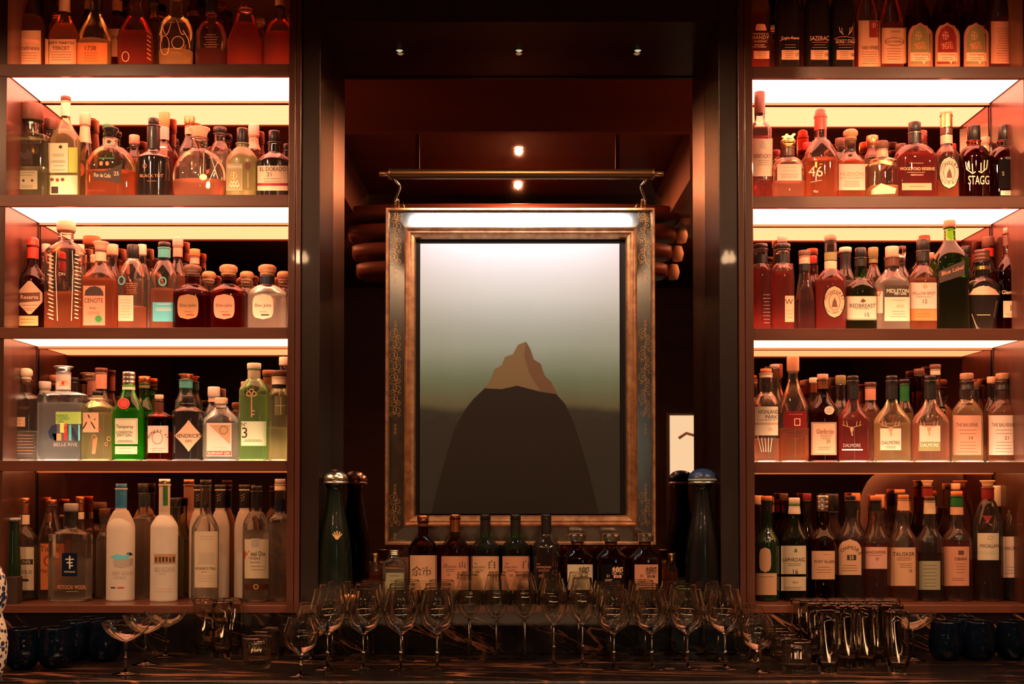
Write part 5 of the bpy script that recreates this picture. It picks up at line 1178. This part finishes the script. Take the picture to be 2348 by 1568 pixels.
# coupes
def coupe():
    H = .139; w = .0011
    prof = smoothp([(.004, .086), (.018, .091), (.040, .103), (.056, .119), (.0635, .134), (.0640, H)])
    inn = [(max(0, r-w), z+.001 if i == 0 else z) for i, (r, z) in enumerate(prof)][::-1]
    inn = [(r, z) for r, z in inn if z > .0875] + [(0, .088)]
    st = [(0, 0), (.037, 0), (.037, .0012), (.022, .003), (.007, .007), (.0038, .016), (.0032, .045), (.0038, .078), (.0050, .0862), (0, .0862)]
    return glassware('coupe_glass', '', 'coupe glass', [(0, .086)] + prof, inn, '', parts=(('stem_and_foot', st),))
cp = coupe()
for px, fy, l in [(288, 1545, 'nearest of three wide champagne coupes stepping back diagonally'), (334, 1523, 'middle of three wide champagne coupes stepping back diagonally'), (380, 1505, 'rearmost of three wide champagne coupes, against the riser'), (2095, 1513, 'single wide champagne coupe at the end of the highball cluster')]:
    row(cp, [px], fy, lambda _: l, 'champagne coupes')
# highballs and tumblers
def beaker(name, cat, H, R, r0, w, base, ribs=0):
    root = empty(name, (0, 0, -5)); tag(root, '', cat, '')
    prof = [(0, .0008), (r0*.9, .0), (r0, .003), (r0+(R-r0)*.5, H*.5), (R, H), (R-w, H), (r0+(R-r0)*.5-w, H*.5), (r0-w, base+.004), (r0*.7, base), (0, base-.001)]
    prof = [(0, 0), (r0*.92, 0), (r0, .003)] + [(r0+(R-r0)*t/6, .003+(H-.0045-.003)*t/6) for t in range(1, 7)] + [(R-w*.5, H)] + [(R-w-(R-r0)*t/6, H-.002-(H-base-.006)*t/6) for t in range(0, 7)] + [(r0*.6, base), (0, base)]
    seg = 96 if ribs else 36
    vs, fs = lathe(prof, seg)
    if ribs:
        v2 = []
        for (x, y, z) in vs:
            r = math.hypot(x, y)
            if r > r0*.8 and .012 < z < H*.86:
                a = math.atan2(y, x); rr = r + .0009*math.cos(a*ribs) + .0006*math.sin(z*900)
                x, y = x*rr/r, y*rr/r
            v2.append((x, y, z))
        vs = v2
    me = mesh(vs, fs); bm = bmesh.new(); bm.from_mesh(me); bmesh.ops.recalc_face_normals(bm, faces=bm.faces[:]); bm.to_mesh(me); bm.free()
    return link(name, me, solid_glass(), None), root
def put1(src, used, px, fy, lab, cat, grp):
    o = src if not used else src.copy()
    if used: C.objects.link(o)
    p = on_z(px, fy, zC); o.location = (p.x, p.y, zC); tag(o, lab, cat, grp); o.rotation_euler.z = random.uniform(0, 6)
    return o
hb, e_ = beaker('highball_glass', '', .166, .0305, .0275, .0015, .016); bpy.data.objects.remove(e_)
tm, e_ = beaker('tumbler_glass', '', .086, .0405, .036, .0028, .014, 24); bpy.data.objects.remove(e_)
rows_ = [(1541, [1900, 2060]), (1529, [1944, 1987]), (1519, [1876, 1920, 1965, 2012, 2048]), (1509, [1857, 1899, 1941, 1984, 2027]), (1500, [1838, 1878, 1919, 1960, 2002, 2042])]
rn = ['front row', 'second row', 'third row', 'fourth row', 'rear row by the riser']
u = False
for r_, (fy, xs) in enumerate(rows_):
    for i, px in enumerate(xs):
        n = len(xs); d = ['nearest the tumblers', 'second from the tumblers', 'third from the tumblers', 'fourth from the tumblers', 'fifth from the tumblers', 'sixth from the tumblers'][i] if n > 2 else ['nearer the tumblers', 'nearer the lone coupe'][i]
        put1(hb, u, px, fy, f"tall straight highball glass, {rn[r_]} of the cluster, {d}", 'highball glass', 'clustered highball glasses'); u = True
for px, fy, l in [(466, 1499, 'tall highball glass behind and left of its twin, near the three coupes'), (509, 1508, 'tall highball glass standing foremost between coupes and small tumblers'), (532, 1499, 'tall highball glass against the riser, beside the small ribbed tumblers')]:
    put1(hb, True, px, fy, l, 'highball glass', 'highball glasses near the coupes')
u = False
for px, fy, l, g_ in [(590, 1531, 'ribbed cut tumbler standing foremost near the counter edge', 0), (609, 1512, 'ribbed cut tumbler, middle of the three beside the tasting glass', 0), (634, 1500, 'ribbed cut tumbler against the riser, rearmost of its three', 0),
        (1826, 1541, 'ribbed cut tumbler foremost beside the highball cluster', 1), (1797, 1520, 'ribbed cut tumbler behind the short tasting glass, before the highballs', 1), (1775, 1503, 'ribbed cut tumbler against the riser next to the highball cluster', 1)]:
    put1(tm, u, px, fy, l, 'tumbler', ['ribbed tumblers near the coupes', 'ribbed tumblers by the highballs'][g_]); u = True
# cobalt goblets without stems
blue = None
def blue_glass():
    if 'cobalt_glass' in MC: return MC['cobalt_glass']
    m, t, o = nt('cobalt_glass')
    b = t.nodes.new('ShaderNodeBsdfPrincipled'); b.inputs['Base Color'].default_value = (.010, .028, .075, 1); b.inputs['Roughness'].default_value = .12
    b.inputs['Transmission Weight'].default_value = .88; b.inputs['IOR'].default_value = 1.3
    w = t.nodes.new('ShaderNodeTexVoronoi'); w.inputs['Scale'].default_value = 90; bp = t.nodes.new('ShaderNodeBump'); bp.inputs['Strength'].default_value = .5; bp.inputs['Distance'].default_value = .002
    tc = t.nodes.new('ShaderNodeTexCoord'); t.links.new(tc.outputs['Object'], w.inputs['Vector']); t.links.new(w.outputs['Distance'], bp.inputs['Height']); t.links.new(bp.outputs[0], b.inputs['Normal'])
    t.links.new(b.outputs[0], o.inputs[0]); MC['cobalt_glass'] = m; return m
pr = smoothp([(.018, 0), (.034, .006), (.046, .028), (.047, .055), (.042, .085), (.038, .112)])
pr = [(0, 0)] + pr + [(r-.002, z+.0 if i else z) for i, (r, z) in enumerate(pr[::-1]) if z > .008] + [(0, .008)]
bg = link('blue_tumbler', mesh(*lathe(pr, 32)), blue_glass())
for i, (px, fy, l) in enumerate([(50, 1533, 'large cobalt blue stemless glass beside the blue and white vase'), (126, 1530, 'cobalt blue stemless glass foremost before the three coupes'), (172, 1512, 'cobalt blue stemless glass in the shadow behind the foremost one'), (240, 1514, 'cobalt blue stemless glass next to the nearest coupe'), (212, 1500, 'cobalt blue stemless glass against the dark riser near the coupes'),
        (2168, 1512, 'cobalt blue stemless glass nearest the lone champagne coupe'), (2246, 1512, 'middle cobalt blue stemless glass under the whisky case'), (2320, 1511, 'outermost cobalt blue stemless glass under the whisky case'), (2205, 1500, 'cobalt blue stemless glass against the riser, under the whisky case')]):
    put1(bg, i > 0, px, fy, l, 'glass', 'cobalt blue glasses')

# ------------------------------------------------------------------ decanters beside the painting
def decanter(px, Y, top, w, dome_mat, lab, body_col, mark):
    p = at(px, 1200, Y); sc = (Y + DCAM)/F_
    root = tag(empty('ceramic_decanter', (p.x, Y, zLedge)), lab, 'decanter')
    Z = lambda y: at(px, y, Y).z - zLedge
    r = lambda q: q/2*sc
    pr = smoothp([(r(54), 0), (r(76), .012), (r(80), .06), (r(70), Z(1240)), (r(46), Z(1170)), (r(36), Z(1125)), (r(44), Z(1112)), (r(44), Z(1108))])
    link('body', mesh(*lathe([(0, 0)] + pr + [(0, Z(1108))], 36)), pbr(body_col[0], body_col[1], .25, coat=.4), root)
    link('collar', mesh(*lathe([(0, Z(1109)), (r(w*.98), Z(1109)), (r(w), Z(1106)), (r(w*.96), Z(1103)), (0, Z(1103))], 32)), cmat('silver'), root)
    h = Z(top) - Z(1103)
    dm = link('dome_stopper', mesh(*lathe([(r(w)*.97, Z(1103)), (r(w)*1.0, Z(1103)+h*.2), (r(w)*.9, Z(1103)+h*.55), (r(w)*.62, Z(1103)+h*.85), (r(w)*.3, Z(1103)+h*.97), (0, Z(1103)+h)], 36)), dome_mat, root)
    if mark:
        b = r(76); items = []
        for a in (-50, -28, 0, 28, 50):
            t_ = math.radians(a); items.append(('S', 'gold', 2.6, [(772 + 2*math.sin(t_), 1236), (772 + 14*math.sin(t_)*.9, 1236 - 18*math.cos(t_))]))
        def P(x_, y_):
            g_ = at(x_, y_, Y-b); z = g_.z - zLedge; lx_ = g_.x - p.x
            rr = b
            for (r1, z1), (r2, z2) in zip(pr, pr[1:]):
                if z1 <= z <= z2: rr = r1 + (r2-r1)*(z-z1)/max(z2-z1, 1e-6)
            return Vector((lx_, -math.sqrt(max(0, rr*rr-lx_*lx_))-.001, z))
        link_flat('agave_mark', flat_items(items, P, 772, 50), root)
    return root, dm, Z, r, w
hammered = noisy('hammered_silver', (.55, .55, .42), (.85, .80, .66), 90, .22, metal=1, bump=.6)
decanter(768, .03, 1076, 64, hammered, 'tall dark green ceramic decanter with hammered silver dome stopper and agave mark', ('green_ceramic', (.004, .011, .007)), True)
root, dm, Z, r, w = decanter(1611, .03, 1074, 66, pbr('painted_ceramic', (.02, .05, .16), .3, coat=.3), 'tall black ceramic decanter with a colourful painted dome stopper', ('black_ceramic', (.004, .006, .006)), False)
# painted pattern: red-centred rosettes over a zigzag band
def domeP(a, t):
    """a = azimuth from the front, t = 0 base .. 1 crown"""
    h = Z(1074)-Z(1103); rr = r(w)*(math.cos(t*PI/2)**.75 if t < 1 else 0)*1.02; return Vector((rr*math.sin(a), -rr*math.cos(a), Z(1103)+h*t*1.0+.0012))
def dome_shape(pts, mat, name):
    vs = [domeP(a, t)*1 for a, t in pts]
    me = mesh(vs, [tuple(range(len(vs)))]); return link(name, me, mat, dm, False)
PR, PW, PG = pbr('enamel_red', (.55, .05, .02), .35), pbr('enamel_white', (.75, .68, .55), .35), pbr('enamel_lime', (.45, .55, .08), .35)
for i in range(-2, 3):
    a0_ = i*.62
    dome_shape([(a0_+.27*math.cos(q*PI/6), .50+.24*math.sin(q*PI/6)) for q in range(12)][::-1], PW, 'rosette_ring')
    v = [domeP(a0_+.19*math.cos(q*PI/6), .50+.17*math.sin(q*PI/6))*1 for q in range(12)][::-1]
    for q in v: q.y -= .0012; q.z += .0004
    link('rosette', mesh(v, [tuple(range(12))]), PR, dm, False)
zig = []
vs, fs = [], []
for i in range(-16, 16):
    a = i*.095
    q = [domeP(a, .04), domeP(a+.095, .04), domeP(a+.0475, .22)]
    for v in q: v.y -= .0006
    fs.append((len(vs), len(vs)+1, len(vs)+2)); vs += q
link('zigzag_band', mesh(vs, fs), PG, dm, False)

# bowls on the ledge seen through the wine glasses
p = at(822, 1386, -.0); Yb = .055
p = at(822, 1380, Yb)
t = tag(empty('copper_bowl', (p.x, Yb, zLedge)), 'low copper bowl on the ledge behind the wine glasses, gin-case side', 'bowl')
link('bowl', mesh(*lathe([(0, 0), (.045, 0), (.062, .010), (.068, .034), (.066, .034), (.060, .012), (.044, .003), (0, .003)], 36)), pbr('copper_bowl_metal', (.62, .26, .12), .35, .8), t)
p = at(1597, 1380, Yb)
t = tag(empty('garnish_bowl', (p.x, Yb, zLedge)), 'green-rimmed glass bowl of orange peel strips behind the wine glasses', 'bowl')
link('bowl', mesh(*lathe([(0, 0), (.048, 0), (.060, .008), (.063, .050), (.0615, .050), (.058, .010), (.047, .003), (0, .003)], 36)), thin('bowl_green_glass', (.72, .92, .60), .5), t)
link('rim_band', mesh(*lathe([(.0628, .046), (.0645, .048), (.0628, .051), (.0612, .048)], 36)), pbr('green_rim', (.20, .45, .12), .3), t)
vs, fs = [], []
for i in range(46):
    a = random.uniform(0, 2*PI); q = random.uniform(.0, .045); z = random.uniform(.006, .036); L_ = random.uniform(.012, .022); dr = random.uniform(0, PI)
    x, y = q*math.cos(a), q*math.sin(a)
    tv, tf = tube([(x-L_/2*math.cos(dr), y-L_/2*math.sin(dr), z), (x, y, z+.004), (x+L_/2*math.cos(dr), y+L_/2*math.sin(dr), z+random.uniform(-.004, .006))], .0022, 6)
    b = len(vs); vs += [tuple(v) for v in tv]; fs += [tuple(b+j for j in f) for f in tf]
pl = link('orange_peel', mesh(vs, fs), pbr('orange_zest', (.75, .24, .03), .6), t); pl['kind'] = 'stuff'

# ------------------------------------------------------------------ objects at the left edge
def porcelain():
    m, t, o = nt('blue_white_porcelain'); b = t.nodes.new('ShaderNodeBsdfPrincipled')
    tc = t.nodes.new('ShaderNodeTexCoord'); v = t.nodes.new('ShaderNodeTexVoronoi'); v.inputs['Scale'].default_value = 70; v.feature = 'F1'
    n = t.nodes.new('ShaderNodeTexNoise'); n.inputs['Scale'].default_value = 35; n.inputs['Detail'].default_value = 5
    ml = t.nodes.new('ShaderNodeMath'); ml.operation = 'MULTIPLY'; r = t.nodes.new('ShaderNodeValToRGB')
    r.color_ramp.elements[0].position = .20; r.color_ramp.elements[0].color = (.02, .035, .12, 1); r.color_ramp.elements[1].position = .24; r.color_ramp.elements[1].color = (.72, .66, .55, 1)
    t.links.new(tc.outputs['Object'], v.inputs['Vector']); t.links.new(tc.outputs['Object'], n.inputs['Vector'])
    t.links.new(v.outputs['Distance'], ml.inputs[0]); t.links.new(n.outputs['Fac'], ml.inputs[1]); t.links.new(ml.outputs[0], r.inputs[0]); 
    ml.use_clamp = True; m2 = t.nodes.new('ShaderNodeMath'); m2.operation = 'MULTIPLY'; m2.inputs[1].default_value = 1.0
    t.links.new(r.outputs[0], b.inputs['Base Color']); b.inputs['Roughness'].default_value = .2
    t.links.new(b.outputs[0], o.inputs[0]); return m
PO = porcelain()
p = on_z(-22, 1552, zC); s = (p.y + DCAM)/F_
t = tag(empty('porcelain_vase', (p.x, p.y, zC)), 'blue and white double-gourd porcelain vase cut by the picture edge', 'vase')
hh = lambda y: (1552-y)*s
link('vase_body', mesh(*lathe([(0, 0)] + smoothp([(24*s, 0), (33*s, hh(1520)), (37*s, hh(1480)), (33*s, hh(1440)), (25*s, hh(1412)), (28*s, hh(1398)), (34*s, hh(1365)), (30*s, hh(1325)), (16*s, hh(1296)), (11*s, hh(1280)), (14*s, hh(1272))]) + [(0, hh(1272))], 40)), PO, t)
B(L5, 'dark green long-necked carafe with flat black stopper by the case wall', 33, 40, 1187, 1300, 1215, 30, 'c', Y=.08, glass='gk', cap=('c','grey',6,36), name='carafe', cat='carafe')
p = at(-6, 1200, .03)
t = tag(empty('cocktail_shaker', (p.x, .03, zLedge)), 'polished steel cocktail shaker mostly outside the frame, domed top showing', 'shaker')
sc_ = (DCAM+.03)/F_
Zs = lambda y: at(-6, y, .03).z - zLedge
link('shaker_can', mesh(*lathe([(0, 0), (14*sc_, 0), (16*sc_, .004), (19*sc_, Zs(1260)), (0, Zs(1260))], 32)), cmat('silver'), t)
link('shaker_top', mesh(*lathe([(0, Zs(1259.5)), (19.5*sc_, Zs(1259)), (19*sc_, Zs(1235)), (13*sc_, Zs(1212)), (12*sc_, Zs(1192)), (9*sc_, Zs(1184)), (0, Zs(1182))], 32)), cmat('silver'), t)
p = at(29, 1390, .05)
t = tag(empty('bitters_box', (p.x, .05, zLedge)), 'small dark box standing beside the vase on the ledge', 'box')
z1 = at(29, 1322, .05).z - zLedge
box('carton', (-.022, .022, -.02, .02, 0, z1-.004), pbr('dark_carton', (.035, .018, .014), .6), t, .001)
box('carton_lid', (-.0225, .0225, -.0205, .0205, z1-.004, z1), pbr('dark_carton_lid', (.05, .022, .016), .5), t, .001)

# ------------------------------------------------------------------ bar staff, standing outside the frame and seen only in the case mirrors
def person(x, y, face, desc, skin, shirt, vest):
    root = tag(empty('person', (x, y, 0)), desc, 'person')
    root.rotation_euler.z = face; root.scale = (1.02, 1.02, 1.02)
    def skinned(name, verts, edges, mat, root_i=0, sub=2):
        me = bpy.data.meshes.new(name); me.from_pydata([v[:3] for v in verts], edges, []); me.update()
        o = bpy.data.objects.new(name, me); C.objects.link(o); o.parent = root
        m = o.modifiers.new('Skin', 'SKIN'); m.use_smooth_shade = True
        for i, v in enumerate(verts):
            sv = me.skin_vertices[0].data[i]; sv.radius = v[3] if isinstance(v[3], tuple) else (v[3], v[3]); sv.use_root = (i == root_i)
        s = o.modifiers.new('Sub', 'SUBSURF'); s.levels = sub; s.render_levels = sub
        me.materials.append(mat); return o
    body = [(0, 0, .95, (.15, .10)), (0, 0, 1.12, (.135, .09)), (0, .0, 1.30, (.17, .11)), (0, .01, 1.42, (.13, .09)), (0, .0, 1.50, .055), (0, -.02, 1.58, (.065, .075)), (0, -.025, 1.68, (.078, .095)), (0, -.02, 1.76, (.06, .075)),
            (.10, 0, .86, .085), (.11, .0, .50, .06), (.11, .01, .09, .045), (.11, -.12, .045, .04), (-.10, 0, .86, .085), (-.11, .0, .50, .06), (-.11, .01, .09, .045), (-.11, -.12, .045, .04),
            (.19, .01, 1.41, .06), (.25, .0, 1.14, .042), (.13, -.20, 1.08, .032), (.10, -.26, 1.08, .03), (-.19, .01, 1.41, .06), (-.25, .0, 1.14, .042), (-.13, -.20, 1.08, .032), (-.10, -.26, 1.08, .03)]
    ed = [(0,1),(1,2),(2,3),(3,4),(4,5),(5,6),(6,7),(0,8),(8,9),(9,10),(10,11),(0,12),(12,13),(13,14),(14,15),(3,16),(16,17),(17,18),(18,19),(3,20),(20,21),(21,22),(22,23)]
    skinned('body', body, ed, skin)
    sh = [(0, 0, 1.00, (.155, .115)), (0, 0, 1.12, (.145, .105)), (0, 0, 1.30, (.182, .125)), (0, .01, 1.43, (.13, .10)), (.20, .01, 1.41, .075), (.255, .0, 1.15, .058), (.17, -.13, 1.10, .047), (-.20, .01, 1.41, .075), (-.255, .0, 1.15, .058), (-.17, -.13, 1.10, .047)]
    skinned('shirt', sh, [(0,1),(1,2),(2,3),(3,4),(4,5),(5,6),(3,7),(7,8),(8,9)], shirt)
    skinned('waistcoat', [(0, 0, .98, (.165, .12)), (0, 0, 1.12, (.155, .115)), (0, 0, 1.28, (.18, .135)), (0, 0, 1.38, (.12, .12))], [(0,1),(1,2),(2,3)], vest)
    skinned('trousers', [(0, 0, .96, (.165, .115)), (.10, 0, .86, .098), (.11, 0, .50, .078), (.11, .01, .10, .066), (-.10, 0, .86, .098), (-.11, 0, .50, .078), (-.11, .01, .10, .066)], [(0,1),(1,2),(2,3),(0,4),(4,5),(5,6)], pbr('black_trousers', (.015, .012, .012), .8))
    link('hair', mesh(*[ [ (a*.092, b*.108, 1.70 + c*.105) for a, b, c in vs_] if k_ == 0 else vs_ for k_, vs_ in enumerate(lathe([(1, .05), (.98, .4), (.75, .75), (.4, .95), (0, 1)], 24))]), pbr('dark_hair', (.02, .012, .01), .6), root)
    for s in (-1, 1):
        hx, hy, hz_ = s*.10, -.26, 1.08
        for f in range(5):
            a = -.030 + f*.015
            if f < 4: pts = [(hx - s*.0 + a, hy-.01, hz_+.004, .009), (hx+a*1.1, hy-.055, hz_+.004, .009), (hx+a*1.1, hy-.078 + abs(f-1.5)*.005, hz_-.016, .008), (hx+a, hy-.078, hz_-.034, .007)]
            else: pts = [(hx - s*.02, hy, hz_, .011), (hx - s*.045, hy-.03, hz_-.004, .010), (hx-s*.048, hy-.055, hz_-.014, .008)]
            skinned('finger', pts, [(i, i+1) for i in range(len(pts)-1)], skin, 0, 1)
    for s in (-1, 1):
        e_ = link('eye', mesh(*lathe([(0, -.011), (.008, -.007), (.011, 0), (.008, .007), (0, .011)], 12)), pbr('eye_white', (.7, .68, .62), .2), root); e_.location = (s*.031, -.108, 1.69)
    n_ = link('nose', mesh(*lathe([(0, .03), (.006, .02), (.011, .004), (.013, -.004), (0, -.010)], 12)), skin, root); n_.location = (0, -.122, 1.665)
    m_ = link('mouth', mesh(*loft([(0, .020, .006, 2), (.004, .022, .007, 2), (.009, .016, .005, 2)], 14)), pbr('lips', (.40, .12, .09), .5), root); m_.location = (0, -.106, 1.622)
    for s in (-1, 1):
        e_ = link('ear', mesh(*loft([(-.028, .004, .008, 2), (-.01, .009, .016, 2), (.012, .010, .018, 2), (.026, .005, .010, 2)], 14)), skin, root); e_.location = (s*.083, -.015, 1.68)
    return root
SK = pbr('skin_tone', (.55, .30, .20), .5)
person(1.70, -.80, -.25, 'person in cream shirt sleeves and dark waistcoat, mirrored behind the whisky bottles', SK, pbr('cream_shirt', (.30, .24, .19), .8), pbr('dark_waistcoat', (.03, .02, .02), .7))
sc = bpy.context.scene
sc.view_settings.view_transform = 'Standard'; sc.view_settings.look = 'None'; sc.view_settings.exposure = 0.12; sc.view_settings.gamma = 1
sc.cycles.max_bounces = 14; sc.cycles.transparent_max_bounces = 24; sc.cycles.transmission_bounces = 10; sc.cycles.glossy_bounces = 6; sc.cycles.diffuse_bounces = 3
sc.cycles.use_denoising = True; sc.cycles.sample_clamp_indirect = 60; sc.cycles.caustics_reflective = False; sc.cycles.blur_glossy = .3
